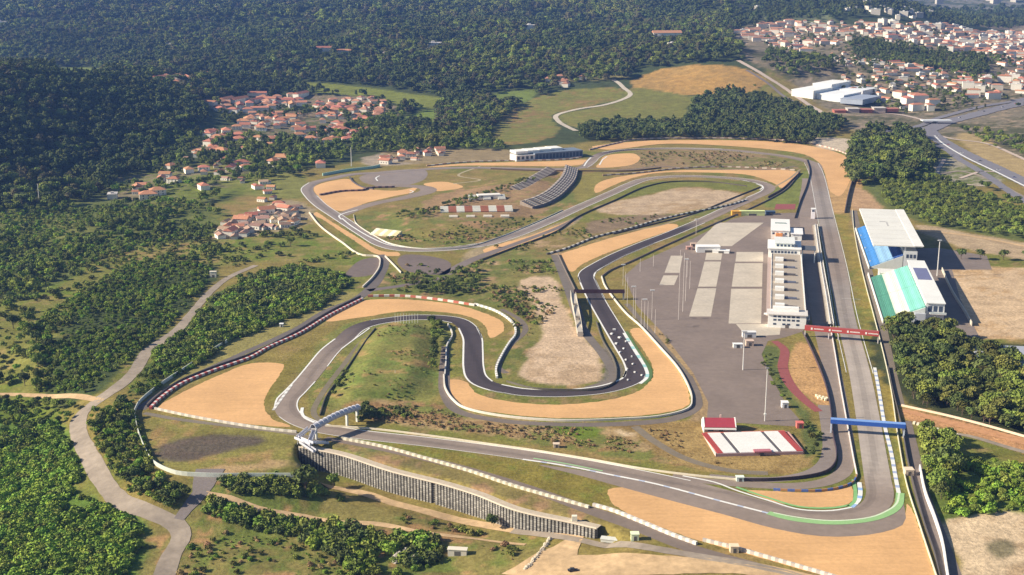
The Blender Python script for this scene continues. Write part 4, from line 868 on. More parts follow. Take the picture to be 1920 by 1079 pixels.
# concrete blocks in a row on the orange road
for k in range(12):
    p=PZ(1714+k*7.2,795+k*2.1); t=MB().box(-1.1,1.1,-.6,.6,0,1.2,(.78,.72,.55)).build('concrete_block',M_PAINT); t.location=p; t.rotation_euler=(0,0,R(60)); tag(t,'pale concrete block standing in the diagonal row on the orange road','concrete block','row of concrete blocks on the orange road')
for k in range(7):
    p=PZ(1531+k*3.2,744+k*.8+3*(k%2)); t=MB().box(-.5,.5,-1.4,1.4,0,1.1,(.80,.72,.52)).build('concrete_block',M_PAINT); t.location=p; tag(t,'cream concrete block standing at the tip of the dry island by the pit exit','concrete block','blocks at the tip of the dry island')
for i,(zx,zy) in enumerate([(1535,778),(1520,802),(1565,823),(1605,845),(1545,857),(1588,885),(1568,905),(1633,930),(1600,948),(1640,972),(1608,1000),(1650,1018),(1690,1035),(1612,1062)]):
    p=PZ(640+zx/3,360+zy/3); s=.95 if i<5 else .55
    m=MB().box(-s,s,-s*.8,s*.8,.1,.9,WH); t=m.build('foam_block',M_PAINT); t.location=p; t.rotation_euler=(0,0,i*1.1); tag(t,('large' if i<5 else 'small')+' white foam block lying on the dark tarmac of the infield bend','foam block',('large' if i<5 else 'small')+' foam blocks on the dark bend')
# --- poles and masts
def pole(px,ytop,label,name='lamp_mast',cat='lamp mast',r=.25,head=None,group=None,z=0,c=(.62,.60,.58)):
    p=PZ(px[0],px[1]); h=(px[1]-ytop)*math.hypot(p[1],CH)/F/cp*1.0
    t=thing(name,label,cat,p,0,group); MB().tube((0,0,0),(0,0,h),r,6,c,r*.6).build('pole',M_PAINT,t)
    if head=='lamp': part(t,'lamp_head',[(-1.6,1.6,-.5,.5,h-.2,h+.5,(.6,.6,.6))])
    if head=='ball': part(t,'lamp_head',[(-.6,.6,-.6,.6,h*.12,h*.12+.8,WH),(-1,1,-.3,.3,h-.1,h+.4,GY)])
    return t
pole((1434,790),690,'tall white floodlight mast at the lower edge of the paddock',head='ball',r=.32)
pole((1393,694),622,'tall floodlight mast with twin platforms in the middle of the paddock',head='lamp',r=.4)
pole((1757,518),452,'tall pale mast standing behind the roofed grandstand',name='mast',cat='mast',head='lamp',r=.5)
pole((659,312),278,'pale radio mast beyond the far hairpin',name='mast',cat='mast',r=.6)
pole((74,385),346,'thin pale mast rising from the dark wood at the left edge',name='mast',cat='mast',r=.5)
pole((741,712),694,'short pole on top of the grassy mound',name='pole',cat='pole',r=.15)
G_='tall thin lamp posts along the paddock fence'
for i,(x,yb,yt) in enumerate([(1168,536,497),(1172,560,510),(1176,575,520),(1187,600,538),(1191,598,540),(1202,612,560),(1208,615,562),(1214,618,565),(1228,625,580),(1222,600,545),(1272,600,470),(1280,585,475),(1285,565,487),(1293,542,490),(1288,520,484),(1305,440,412),(1200,510,485),(1225,500,478)]):
    pole((x,yb),yt,'thin pale lamp post rising along the left side of the paddock',name='lamp_post',cat='lamp post',r=.16,head='lamp' if i%3==0 else None,group=G_,c=(.66,.60,.56))
hut('white commentary cabin beside the floodlight mast in the paddock',(1383,652),6,3,2.6,WH,name='cabin',cat='cabin')
hut('brown and white container at the foot of the twin platform mast',(1405,648),5,4,3.4,(.6,.45,.36),name='container',cat='container')
hut('pale canopy above the cabins in the paddock',(1404,632),9,4,3.6,(.66,.66,.66),name='cabin',cat='cabin')
for i in range(9):
    x=741+i*5.3
    t=pole((x,606+(i%2)),588,'bare white flagpole in the row at the top of the grassy mound',name='flagpole',cat='flagpole',r=.14,group='flagpoles at the top of the mound',c=(.72,.72,.70))
# --- car
def car(label,px,rz,col):
    q=PT([px])[0]; t=thing('parked_car',label,'car',(q[0],q[1],hz(*q)+.22),rz)
    m=MB(); m.xsec([(-.85,.35),(.85,.35),(.9,.8),(-.9,.8)],-2.2,2.2,col); m.build('body',M_PAINT,t)
    MB().add([(-1.5,-.85,.8),(1.1,-.85,.8),(1.1,.85,.8),(-1.5,.85,.8),(-1.0,-.7,1.45),(.5,-.7,1.45),(.5,.7,1.45),(-1.0,.7,1.45)],[(3,2,1,0),(4,5,6,7),(0,1,5,4),(1,2,6,5),(2,3,7,6),(3,0,4,7)],(.03,.035,.045)).build('cabin',M_PAINT,t)
    for x in (-1.35,1.35):
        for y in (-.85,.85): MB().tube((x,y-.12,.33),(x,y+.12,.33),.33,10,(.02,.02,.02)).build('wheel',M_PAINT,t)
    return t
car('dark car driving on the sandy lot at the bottom',(1074,1072),R(5),(.05,.045,.05))
for i,(x,y,a,c) in enumerate([(1757,256,-20,(.6,.6,.62)),(1778,272,-25,(.35,.04,.04)),(1803,288,-28,(.7,.7,.7)),(1838,303,-25,(.05,.05,.06)),(1872,320,-25,(.62,.63,.66)),(1902,334,-25,(.08,.12,.3)),(1800,222,25,(.7,.7,.7)),(1845,210,25,(.1,.1,.12)),(1880,202,25,(.6,.6,.6)),(1905,195,20,(.45,.06,.05))]):
    car(['silver car on the motorway nearest the bridge','dark red car on the motorway beyond the silver car','white car leading down the motorway bend','black car in the middle of the motorway bend','pale grey car near the end of the motorway bend','blue car at the right edge of the lower motorway','white car on the upper motorway left of the black one','black car on the upper motorway','grey car on the upper motorway towards the right','red car at the right edge of the upper motorway'][i],(x,y),R(a),c)
# --- rocks
def rock(label,px,s,group,col=(.42,.36,.28),terr=True,seed=0):
    q=PT([px])[0]; rg=random.Random(seed); m=MB(); n=8; vs=[]
    for j,(zz,rr) in enumerate([(-.5,1),(.25,1.05),(.7,.75),(.95,.3)]):
        for k in range(n): th=2*math.pi*k/n; r_=rr*rg.uniform(.7,1.15); vs.append((math.cos(th)*r_*s,math.sin(th)*r_*s*.8,zz*s*rg.uniform(.8,1.1)))
    fs=[(j*n+k,j*n+(k+1)%n,(j+1)*n+(k+1)%n,(j+1)*n+k) for j in range(3) for k in range(n)]+[tuple(3*n+k for k in range(n))]
    m.add(vs,fs,col); o=m.build('boulder',M_PAINT); o.location=(q[0],q[1],hz(*q)); return tag(o,label,'boulder',group)
for i in range(17):
    u=i/16; rock('pale boulder in the row edging the sandy lot',(1032-u*46+random.uniform(-2,2),1012+u*56),random.uniform(.8,1.5),'boulders edging the sandy lot',(.5,.43,.33),seed=i)
for i,(x,y) in enumerate([(748,1045),(760,1050),(772,1040),(780,1052),(765,1036),(742,1056),(786,1040)]): rock('grey boulder in the outcrop beside the dark bushes',(x,y),random.uniform(1.6,3.2),'rock outcrop by the bushes',(.34,.31,.27),seed=40+i)
# ------------------------------------------------------------ houses
M_WALL=principled('house wall',(.70,.66,.58),.85,.08,.6,rand=.22)
M_ROOF=principled('terracotta roof',(.43,.19,.115),.85,.16,.8,rand=.25)
M_OLD=principled('old tile roof',(.36,.235,.165),.9,.22,.8,rand=.35)
M_FLAT=principled('pale roof',(.60,.57,.53),.85,.10,.8,rand=.2)
M_GLASS=principled('window glass',(.05,.06,.08),.3,.1,1)
def gable(m,x0,x1,y0,y1,z0,z1,ov=.6):
    ym=(y0+y1)/2
    m.add([(x0-ov,y0-ov,z0),(x1+ov,y0-ov,z0),(x1+ov,y1+ov,z0),(x0-ov,y1+ov,z0),(x0-ov,ym,z1),(x1+ov,ym,z1)],[(0,1,5,4),(2,3,4,5),(0,4,3),(1,2,5),(0,3,2,1)])
def hip(m,x0,x1,y0,y1,z0,z1,ov=.6):
    ym=(y0+y1)/2; d=(y1-y0)/2
    m.add([(x0-ov,y0-ov,z0),(x1+ov,y0-ov,z0),(x1+ov,y1+ov,z0),(x0-ov,y1+ov,z0),(x0+d,ym,z1),(x1-d,ym,z1)],[(0,1,5,4),(2,3,4,5),(0,4,3),(1,2,5),(0,3,2,1)])
HS={}
def hproto(k):
    w=MB();r=MB();wins=[];rm=M_ROOF
    if k=='gable': w.box(-6.5,6.5,-4.5,4.5,-2,4.6); gable(r,-6.5,6.5,-4.5,4.5,4.6,7.2); fx,fy,st=6.5,-4.5,[1.2]
    elif k=='hip': w.box(-8,8,-5.5,5.5,-2,5.8); hip(r,-8,8,-5.5,5.5,5.8,8.6); fx,fy,st=8,-5.5,[1,3.6]
    elif k=='ell': w.box(-8,8,-4,4,-2,4.6).box(-8,-1,-9,-4,-2,4.4); hip(r,-8,8,-4,4,4.6,6.9); hip(r,-8,-1,-9,-2,4.41,6.3); fx,fy,st=8,-4,[1.2]
    elif k=='row': w.box(-16,16,-5,5,-2,6.2); gable(r,-16,16,-5,5,6.2,8.8); fx,fy,st=16,-5,[1,3.8]
    elif k=='flat': w.box(-9,9,-6,6,-2,6.5); r.box(-9.4,9.4,-6.4,6.4,6.5,7.1).box(-4,0,-2,2,7.1,9.2); rm=M_FLAT; fx,fy,st=9,-6,[1,4]
    elif k=='block': w.box(-14,14,-7,7,-2,12.5); hip(r,-14,14,-7,7,12.5,15.5); fx,fy,st=14,-7,[1.2,4.2,7.2,10]
    elif k=='old': w.box(-5.5,5.5,-3.8,3.8,-2,3.4).box(5.5,9,-2.5,3.2,-2,2.6); gable(r,-5.5,5.5,-3.8,3.8,3.4,5.4,.3); gable(r,5.9,9,-2.5,3.2,2.6,3.8,.2); rm=M_OLD; fx,fy,st=5.5,-3.8,[1]
    elif k=='slab': w.box(-13,13,-7,7,-2,15); r.box(-13.4,13.4,-7.4,7.4,15,15.6).box(-4,2,-3,3,15.6,18); rm=M_FLAT; fx,fy,st=13,-7,[1.2,4.2,7.2,10.2,13]
    n=max(3,int(fx/2.4))
    for z in st:
        for i in range(n):
            x=-fx+1.2+(2*fx-2.4)*(i+.5)/n
            wins.append((x,fy,z))
    ch=MB().box(-.5,.5,-.5,.5,0,2.2)
    return dict(wall=w.mesh('wall',M_WALL),roof=r.mesh('roof',rm),wins=wins,chim=ch.mesh('chimney',M_WALL),top={'gable':6.0,'hip':6.9,'ell':6.0,'row':7.6}.get(k),raw=(w,r))
for k in ('old','gable','hip','ell','row','flat','block','slab'): HS[k]=hproto(k)
winme=MB().box(-.55,.55,-.08,.06,0,1.3).mesh('window',M_GLASS)
HP=[]   # (x,y,rz,scale,kind,label,group)
def village(px,s,kinds,label,group,drop=.1,rz=None,flat=False,jit=.35,sc=(.85,1.15)):
    w=P0(px) if flat else PT(px); xs=[a[0] for a in w];ys=[a[1] for a in w]
    X,Y=np.meshgrid(np.arange(min(xs),max(xs),s),np.arange(min(ys),max(ys),s)); X=X.ravel()+RNG.uniform(-jit,jit,X.size)*s; Y=Y.ravel()+RNG.uniform(-jit,jit,Y.size)*s
    k=inpoly(X,Y,w)&(RNG.random(X.size)>drop)
    for x,y in zip(X[k],Y[k]):
        if any(abs(x-h[0])<s*.6 and abs(y-h[1])<s*.6 for h in HP[-60:]): continue
        if any(np.min(np.hypot(np.array([p[0] for p in rd])-x,np.array([p[1] for p in rd])-y))<hw+14 for rd,hw in ROADS): continue
        HP.append((float(x),float(y),RNG.uniform(-.5,.5)+ (rz if rz is not None else 0)+ (0 if RNG.random()<.6 else 1.57),RNG.uniform(*sc),kinds[int(RNG.integers(len(kinds)))],label,group))
V=('gable','hip','ell')
village([(385,198),(470,180),(565,180),(575,200),(480,212),(400,212)],23,('row','gable','hip'),'terracotta roofed terraced house in the long red estate left of centre','red estate on the wooded slope',.02)
village([(575,195),(700,183),(735,198),(720,225),(650,235),(600,222)],22,V,'villa with a red roof in the leafy quarter right of the red estate','villas right of the red estate',.15)
village([(530,232),(600,228),(700,240),(680,262),(620,275),(545,258)],25,V,'villa with an orange roof among trees below the red estate','villas below the red estate',.2)
village([(395,248),(440,238),(470,262),(440,290),(370,298),(365,285)],23,V,'terracotta villa on the slope left of the far hairpin','villas on the left slope',.1)
village([(440,262),(520,262),(510,285),(450,290)],28,V,'cream villa half hidden in trees between the slope villas and the far hairpin','villas half hidden in trees',.3)
village([(285,160),(330,148),(390,142),(395,150),(330,162),(290,175)],24,('row','hip'),'red roofed mansion of the isolated group in the dark forest','isolated group in the forest',.1)
village([(700,298),(760,286),(828,280),(832,292),(770,304),(710,312)],17,('gable','old','hip','gable'),'cream house in the hamlet directly behind the far hairpin','hamlet behind the far hairpin',.08,sc=(.65,1.0))
village([(420,300),(470,292),(560,296),(575,312),(470,325),(415,318)],25,V,'brown roofed house in the trees above the meadow of the far loop','houses above the loop meadow',.35)
village([(235,345),(290,352),(330,358),(300,380),(240,372)],26,V,'small villa on the lower left slope between valley and garden plots','villas of the lower left slope',.3)
village([(285,330),(330,322),(345,340),(300,350)],24,V,'red roofed house at the head of the little valley on the left','houses of the little valley',.05)
village([(400,325),(470,322),(475,345),(410,350)],22,('gable','hip','old','flat'),'house in the garden plots left of the far loop','houses in the garden plots',.25,sc=(.55,.85))
village([(210,372),(250,360),(280,372),(225,384)],20,('gable','old','flat'),'pale cottage at the left end of the garden plots','cottages at the left end',.1,sc=(.55,.85))
village([(355,352),(395,352),(395,370),(360,372)],24,('gable','hip'),'small pink roofed cottage beside the left woods','pink roofed cottages',.05)
village([(385,442),(430,415),(500,400),(520,385),(575,395),(560,425),(500,430),(430,452)],12.5,('old','old','gable','old'),'old stone farm building in the ruined hamlet beside the circuit','ruined hamlet beside the circuit',.10,sc=(.7,1.15),flat=True)
village([(475,372),(530,372),(560,392),(520,400)],19,('gable','hip'),'cream cottage on the lane above the ruined hamlet','cottages above the ruined hamlet',.1,flat=True,sc=(.6,.9))
village([(575,318),(600,310),(606,322),(585,330)],20,('hip','gable'),'house with a brown roof left of the green hairpin fence','houses by the green fence',0)
village([(1020,150),(1060,146),(1110,148),(1100,162),(1030,165)],30,('hip','ell'),'red roofed villa by the green fields near the top centre','villas by the green fields',.2)
# town on the right
village([(340,285),(400,300),(470,325),(560,372),(520,385),(450,350),(370,335),(300,310)],24,V+('old',),'small red roofed house in the loose chain down to the ruined hamlet','loose chain of houses on the left',.3,sc=(.6,.95))
village([(470,212),(560,216),(560,232),(480,250),(440,240)],22,V,'orange roofed house between the red estate and the slope villas','houses below the red estate',.15)
T='x'
n0=len(HP)
village([(1650,185),(1700,178),(1765,188),(1770,208),(1690,212)],30,('block','row'),'red roofed apartment building at the near edge of the town above the motorway','apartments above the motorway',.05,sc=(.9,1.2))
village([(1775,165),(1860,150),(1920,150),(2000,160),(2000,190),(1800,190)],32,('block','row','slab'),'apartment building with a red roof at the right edge of the town','apartments at the right edge',.1)
village([(1560,150),(1640,120),(1760,130),(1870,150),(1800,165),(1680,180),(1630,195),(1590,175)],25,('gable','hip','row','ell','flat'),'small house with a terracotta roof in the crowded near quarter of the town','near quarter of the town',.12)
village([(1545,95),(1600,105),(1660,118),(1600,130),(1550,115)],27,('flat','hip','gable'),'house of the quarter between the white factory and the town wood','quarter beside the town wood',.15)
village([(1850,90),(2050,100),(2050,150),(1880,148)],27,V+('row',),'house in the hazy quarter at the far right','hazy quarter at the far right',.15)
village([(1370,60),(1440,42),(1600,42),(1600,70),(1560,95),(1500,100),(1440,88)],26,('block','row','row','hip','gable','flat','hip'),'pale apartment house in the distant left quarter of the town','distant left quarter',.15)
village([(1600,42),(1720,48),(1920,62),(2050,75),(2050,112),(1900,108),(1780,100),(1700,88),(1620,72)],26,('block','slab','row','hip','row','gable'),'pale apartment house in the distant main quarter of the town','distant main quarter',.12)
village([(1380,12),(1430,10),(1430,22),(1395,24)],45,('slab','row'),'far pale building on the wooded ridge top','buildings on the ridge',.2)
village([(1560,22),(1700,22),(1800,34),(1700,42),(1580,36)],55,('slab','flat'),'scattered far building before the blue ridge','scattered far buildings',.4)
village([(1700,0),(1920,1),(1920,7),(1720,6)],110,('slab','slab','block'),'white block of the farthest town on the horizon plain','farthest town on the plain',.35,sc=(1.4,2.2))
for i in range(n0,len(HP)): h=HP[i]; HP[i]=h[:3]+(h[3]*.78,)+h[4:]
for (px,k,lab,sc) in [((1250,72),'row','long white palace with a red roof rising from the forest',2.0),((1228,75),'flat','white side wing left of the long white palace',1.2),((1262,88),'flat','small white lodge below the long white palace',1.1),((995,56),'flat','bright white mansion alone in the middle forest',1.6),((530,72),'flat','white tower house on the forest ridge',1.0),((448,24),'flat','white far farm near the top left of the forest',1.5),((515,26),'row','far pale farm right of the white far farm',1.2),((610,97),'row','long pale farm building in the forest left of centre',1.3),((648,101),'row','second pale farm building right of the long one',1.1),((815,90),'flat','pale warehouse in the forest clearing',1.6),((322,90),'flat','small white house high in the left forest',1.2),((3,48),'flat','white house at the left edge of the forest',1.4)]:
    q=PT([px])[0]; HP.append((q[0],q[1],.1,sc,k,lab,None))
HP.sort(key=lambda h:(h[1]/(h[3]*(1.6 if h[4] in('block','slab','row') else 1))))
rest=MB(); rr=MB(); rf=MB(); NH=0
def house(h,near):
    x,y,rz,sc,k,lab,g=h; P=HS[k]; t=thing('apartment_building' if k in('block','slab') else 'house',lab,'apartment building' if k in('block','slab') else 'house',(x,y,hz(x,y)),rz,g); t.scale=(sc,sc,sc)
    wl_=link('wall',P['wall'],t); rf_=link('roof',P['roof'],t)
    if near:
        for (a,b,z) in P['wins']: o=link('window',winme,t); o.location=(a,b,z)
    if P['top'] and near: c=link('chimney',P['chim'],rf_); c.location=(2.5,1.2,P['top']-1)
for i,h in enumerate(HP):
    if i<290 or h[6] is None: house(h,h[1]<1900)
    else:
        x,y,rz,sc,k,lab,g=h; z=hz(x,y); c,s_=math.cos(rz)*sc,math.sin(rz)*sc
        for src,dst in ((HS[k]['raw'][0],rest),(HS[k]['raw'][1],rf if k in('flat','slab') else rr)):
            v=[(x+a*c-b*s_,y+a*s_+b*c,z+q*sc) for a,b,q in src.v]
            j=RNG.uniform(.7,1.15); dst.add(v,src.f,(.70*j,.64*j,.55*j) if dst is rest else ((.48*j,.24*j,.15*j) if dst is rr else (.66*j,.64*j,.6*j)))
big=MB(); big.add(rest.v,[],()); big.v=[];big.f=[];big.c=[]
for q in (rest,rr,rf):
    o_=len(big.v); big.v+=q.v; big.f+=[tuple(i+o_ for i in f) for f in q.f]; big.c+=q.c
tag(big.build('distant_houses',M_PAINT),kind='stuff')
# white factory
m=thing('factory','large white factory with several halls beside the diagonal pale road',"factory",(0,0,0))
q=PT([(1545,190)])[0]; m.location=(q[0],q[1],hz(*q)-1); m.rotation_euler=(0,0,R(-38))
for (x0,x1,y0,y1,h,c) in [(-60,-20,0,75,16,WH),(-19,30,10,80,11,(.75,.76,.76)),(-60,-25,80,160,20,WH),(-24,28,90,150,12,(.7,.72,.74)),(31,70,-5,70,8,(.30,.34,.42)),(-55,20,170,215,10,WH)]:
    part(m,'hall',[(x0,x1,y0,y1,0,h,c)]); part(m,'roof',[(x0-.5,x1+.5,y0-.5,y1+.5,h,h+.8,tuple(min(.85,a*1.08) for a in c))])
m=thing('service_yard','red and brown freight sheds at the end of the pale road',"shed",(0,0,0)); q=PT([(1610,212)])[0]; m.location=(q[0],q[1],hz(*q)-.5)
for k in range(5): part(m,'hall',[(-40+k*22,-22+k*22,-8+k*5,8+k*5,0,5+k%2*2,((.42,.14,.10),(.5,.4,.34))[k%2])]); part(m,'roof',[(-41+k*22,-21+k*22,-9+k*5,9+k*5,5+k%2*2,5.5+k%2*2,((.46,.17,.12),(.6,.55,.5))[k%2])])
m=thing('motorway_bridge','white motorway overbridge at the town edge',"bridge",(0,0,0)); q=PT([(1755,232)])[0]; m.location=(q[0],q[1],hz(*q)); part(m,'deck',[(-22,22,-7,7,4,5.4,(.66,.68,.70))]); part(m,'pier',[(-1,1,-6,6,-1,4,GY)])
m=thing('sports_hall','white low hall at the right edge behind the dark wood','hall',PZ(1890,690),R(-8)); part(m,'wall',[(-18,24,0,26,0,6,(.62,.64,.68))]); part(m,'roof',[(-19,25,-1,27,6,6.6,(.36,.38,.44))])
# ------------------------------------------------------------ vegetation
LM={'dark':leafmat('dark foliage',(.100,.126,.036),.28),'mid':leafmat('green foliage',(.185,.228,.044),.28),'bright':leafmat('bright foliage',(.185,.275,.036),.3),'olive':leafmat('olive foliage',(.140,.150,.036),.4),'brown':leafmat('brown foliage',(.120,.112,.05),.25),'dry':leafmat('dry tufts',(.36,.25,.12),.35)}
M_BARK=principled('bark',(.13,.095,.065),.95,.2,3)
def leaves(lobes,n,size,seed,flat=.6,inner=True):
    """n leaf-clump faces on the shells of overlapping lobes: (x,y,z,rx,ry,rz)"""
    g=np.random.default_rng(seed); w=np.array([l[3]*l[4] for l in lobes]); w=w/w.sum(); P=[];Nn=[]
    for l,k in zip(lobes,(w*n).astype(int)):
        d=g.normal(size=(k,3)); d/=np.linalg.norm(d,axis=1)[:,None]; d[:,2]=np.where(d[:,2]<-.35,-d[:,2],d[:,2])
        bump=1+.16*np.sin(d[:,0]*5+l[0]*3)*np.cos(d[:,1]*4.3+l[1])+.12*np.sin(d[:,2]*7+l[2]*2)
        r=(g.uniform(.72,1.0,k)*bump)[:,None]
        P.append(np.array(l[:3])+d*np.array(l[3:6])*r); Nn.append(d)
    P=np.concatenate(P);Nn=np.concatenate(Nn)+g.normal(size=P.shape)*flat; Nn/=np.linalg.norm(Nn,axis=1)[:,None]
    k=len(P); A=np.cross(Nn,g.normal(size=(k,3))); A/=np.linalg.norm(A,axis=1)[:,None]; B=np.cross(Nn,A)
    s=(size*g.uniform(.55,1.25,k))[:,None]; A*=s;B*=s*g.uniform(.6,1,k)[:,None]
    return np.stack([P-A-B*.3,P+A*.2-B,P+A+B*.3,P-A*.2+B],1).reshape(-1,3)
def leafmesh(name,V,mat):
    me=bpy.data.meshes.new(name); n=len(V); me.vertices.add(n); me.vertices.foreach_set('co',V.astype(np.float32).ravel()); me.loops.add(n); me.loops.foreach_set('vertex_index',np.arange(n,dtype=np.int32))
    me.polygons.add(n//4); me.polygons.foreach_set('loop_start',np.arange(0,n,4,dtype=np.int32)); me.polygons.foreach_set('loop_total',np.full(n//4,4,np.int32)); me.materials.append(mat); me.update(); return me
def tree_proto(kind,seed,mat,n=620):
    g=random.Random(seed); L_=[]; h=10.0
    if kind=='round':
        L_.append((0,0,6.2,3.6,3.6,3.2))
        for i in range(7): a=i*.9+g.random(); r=g.uniform(1.8,3.0); L_.append((math.cos(a)*r,math.sin(a)*r,g.uniform(4.6,8),g.uniform(1.5,2.4),g.uniform(1.5,2.4),g.uniform(1.3,2.0)))
        th=5
    elif kind=='tall':
        for i in range(7): a=i*2.1+g.random(); L_.append((math.cos(a)*1.1,math.sin(a)*1.1,3+i*1.15,2.2-i*.16,2.2-i*.16,1.7))
        th=8
    elif kind=='pine':
        L_.append((0,0,8.2,4.2,4.2,1.7))
        for i in range(6): a=i*1.05+g.random()*.5; L_.append((math.cos(a)*2.8,math.sin(a)*2.8,g.uniform(7,8.8),1.9,1.9,1.2))
        th=7.6
    elif kind=='broad':
        for i in range(9): a=i*2.4; r=.55*i; L_.append((math.cos(a)*r,math.sin(a)*r,7.6-abs(r)*.75+g.uniform(-.5,.5),g.uniform(2,2.8),g.uniform(2,2.8),g.uniform(1.6,2.3)))
        th=5
    elif kind=='bush':
        L_.append((0,0,.9,1.6,1.5,1.2))
        for i in range(4): a=i*1.6+g.random(); L_.append((math.cos(a)*1.1,math.sin(a)*1.1,g.uniform(.5,1.1),g.uniform(.7,1.1),g.uniform(.7,1.1),g.uniform(.6,1.0)))
        return leafmesh('foliage',leaves(L_,n,.34,seed),LM[mat]),None
    cr=leafmesh('crown',leaves(L_,n,.62,seed),LM[mat])
    t=MB(); t.tube((0,0,-1),(0.1,0,th*.6),.32,7,r2=.2); 
    for i in range(5): a=i*1.3+g.random(); t.tube((0.1,0,th*(.4+.06*i)),(math.cos(a)*1.9,math.sin(a)*1.9,th*(.4+.06*i)+2.2),.13,5,r2=.04)
    t.tube((.1,0,th*.6),(0,0,th),.2,6,r2=.06)
    return cr,t.mesh('trunk',M_BARK)
TP_=[]   # prototypes (kind,mat)
for i,(k,mt,n) in enumerate([('round','dark',620),('broad','dark',620),('pine','dark',520),('tall','dark',480),('round','mid',620),('broad','mid',620),('tall','mid',480),('round','olive',620),('broad','olive',620),('round','bright',560),('broad','brown',520),('tall','brown',420)]): TP_.append((k,mt)+tree_proto(k,100+i,mt,n))
BP=[]
for i,mt in enumerate(['bright','bright','mid','mid','dark','olive','dry','dry']): BP.append(('bush',mt)+tree_proto('bush',200+i,mt,230))
TREES=[];BUSH=[]  # x,y,z,h,idx,label,group
HXY=np.array([(h[0],h[1],h[3]*(15 if h[4] in('row','block','slab') else 8)) for h in HP])
def scatter(px,s,flat=False,gap=0,gs=60,drop=0,avoid=True,world=None):
    w=world or (P0(px) if flat else PT(px)); xs=[a[0] for a in w];ys=[a[1] for a in w]
    X,Y=np.meshgrid(np.arange(min(xs),max(xs),s),np.arange(min(ys),max(ys),s)); X=X.ravel()+RNG.uniform(-.48,.48,X.size)*s; Y=Y.ravel()+RNG.uniform(-.48,.48,Y.size)*s
    k=inpoly(X,Y,w)&(np.abs(X)<.47*Y)
    if drop: k&=RNG.random(X.size)>drop
    if gap: k&=fbm(X,Y,gs,3,77)>gap
    X,Y=X[k],Y[k]
    if avoid and len(X):
        ok=np.ones(len(X),bool)
        for rd,hw in ROADS:
            bx=[p[0] for p in rd];by=[p[1] for p in rd]; b=(X>min(bx)-hw-5)&(X<max(bx)+hw+5)&(Y>min(by)-hw-5)&(Y<max(by)+hw+5)
            if b.any(): i=np.where(b)[0]; ok[i]&=pdist(X[i],Y[i],rd,False)>hw+1.5
        for nv in NOVEG:
            bx=[p[0] for p in nv];by=[p[1] for p in nv]; b=(X>min(bx))&(X<max(bx))&(Y>min(by))&(Y<max(by))
            if b.any(): i=np.where(b)[0]; ok[i]&=~inpoly(X[i],Y[i],nv)
        X,Y=X[ok],Y[ok]; ok=np.ones(len(X),bool)
        for hx,hy_,hr in HXY:
            if min(xs)-20<hx<max(xs)+20 and min(ys)-20<hy_<max(ys)+20: ok&=((X-hx)**2+(Y-hy_)**2>hr**2)&~((np.abs(X-hx)<hr)&(Y<hy_)&(Y>hy_-hr-9-max(0,hy_-1800)*.035))
        X,Y=X[ok],Y[ok]
    return X,Y
NOVEG=[smooth(PT(p),20,True) for p in [[(555,156),(640,158),(740,170),(830,186),(800,207),(740,196),(690,180),(600,175)],[(768,213),(812,206),(822,225),(800,238),(765,234)],[(100,130),(150,126),(188,132),(180,143),(120,142)],[(700,92),(780,95),(770,102),(700,100)],[(925,175),(1000,170),(985,192),(930,194)],[(1185,165),(1200,145),(1250,127),(1310,122),(1380,126),(1420,138),(1445,155),(1330,180),(1290,200),(1283,228),(1180,232),(1090,242),(1000,266),(935,270),(930,245),(965,205),(1040,172),(1100,167),(1160,165)]]]
def wood(px,s,idx,h,label,group,**k):
    X,Y=scatter(px,s,**k); Z=H(X,Y)
    for x,y,z in zip(X,Y,Z): TREES.append((float(x),float(y),float(z),float(h[0]+(h[1]*1.15-h[0])*RNG.random()**1.8),int(idx[int(RNG.integers(len(idx)))]),label,group))
def scrub(px,s,idx,h,**k):
    X,Y=scatter(px,s,**k); Z=H(X,Y)
    for x,y,z in zip(X,Y,Z): BUSH.append((float(x),float(y),float(z),float(h[0]*.7+(h[1]*1.25-h[0]*.7)*RNG.random()**1.7),int(idx[int(RNG.integers(len(idx)))])))
# far forest in distance bands
F1=PT([(-300,-75),(1385,-75),(1375,70),(1400,118),(1300,120),(1190,130),(1180,150),(1060,160),(1000,185),(950,215),(900,262),(840,280),(760,268),(745,215),(770,195),(700,182),(560,178),(450,180),(380,190),(390,232),(330,250),(290,290),(240,330),(200,360),(150,385),(0,395),(-300,400)])
far=[(-2800,8000),(1300,8000)]
def band(y0,y1,s,h):
    X,Y=scatter(None,s,world=F1,gap=.2); k=(Y>=y0)&(Y<y1); X,Y=X[k],Y[k]; Z=H(X,Y); nn=fbm(X,Y,140,3,55)
    for x,y,z,q in zip(X,Y,Z,nn): TREES.append((float(x),float(y),float(z),float(h[0]*.85+(h[1]*1.2-h[0]*.85)*RNG.random()**1.6),int(RNG.choice([0,1,3,0,1] if q<.42 else ([0,1,2,4,10] if q<.55 else ([0,10,11,8,4,5] if q<.68 else [4,8,5,7,1])))),'dark tree of the great forest on the left hills','trees of the forest on the hills'))
band(0,2300,9.5,(9,14)); band(2300,3400,13,(11,17)); band(3400,9500,24,(17,27))
wood([(300,235),(560,262),(740,215),(760,268),(840,280),(860,275),(830,290),(700,292),(560,318),(430,330),(290,330),(250,330)],12,[0,4,5,6,1],(7,13),'green tree among the villas left of the far hairpin','trees among the villas',gap=.35,gs=90)
wood([(385,190),(740,185),(740,240),(640,235),(540,228),(430,235)],15,[0,4,3,1],(7,12),'dark tree between the houses of the red estate','trees of the red estate',gap=.42,gs=70)
wood([(200,345),(330,318),(480,318),(560,300),(570,330),(440,352),(400,385),(230,392)],12,[4,5,0,9],(6,10),'green tree in the garden plots left of the far loop','trees of the garden plots',gap=.45,gs=60)
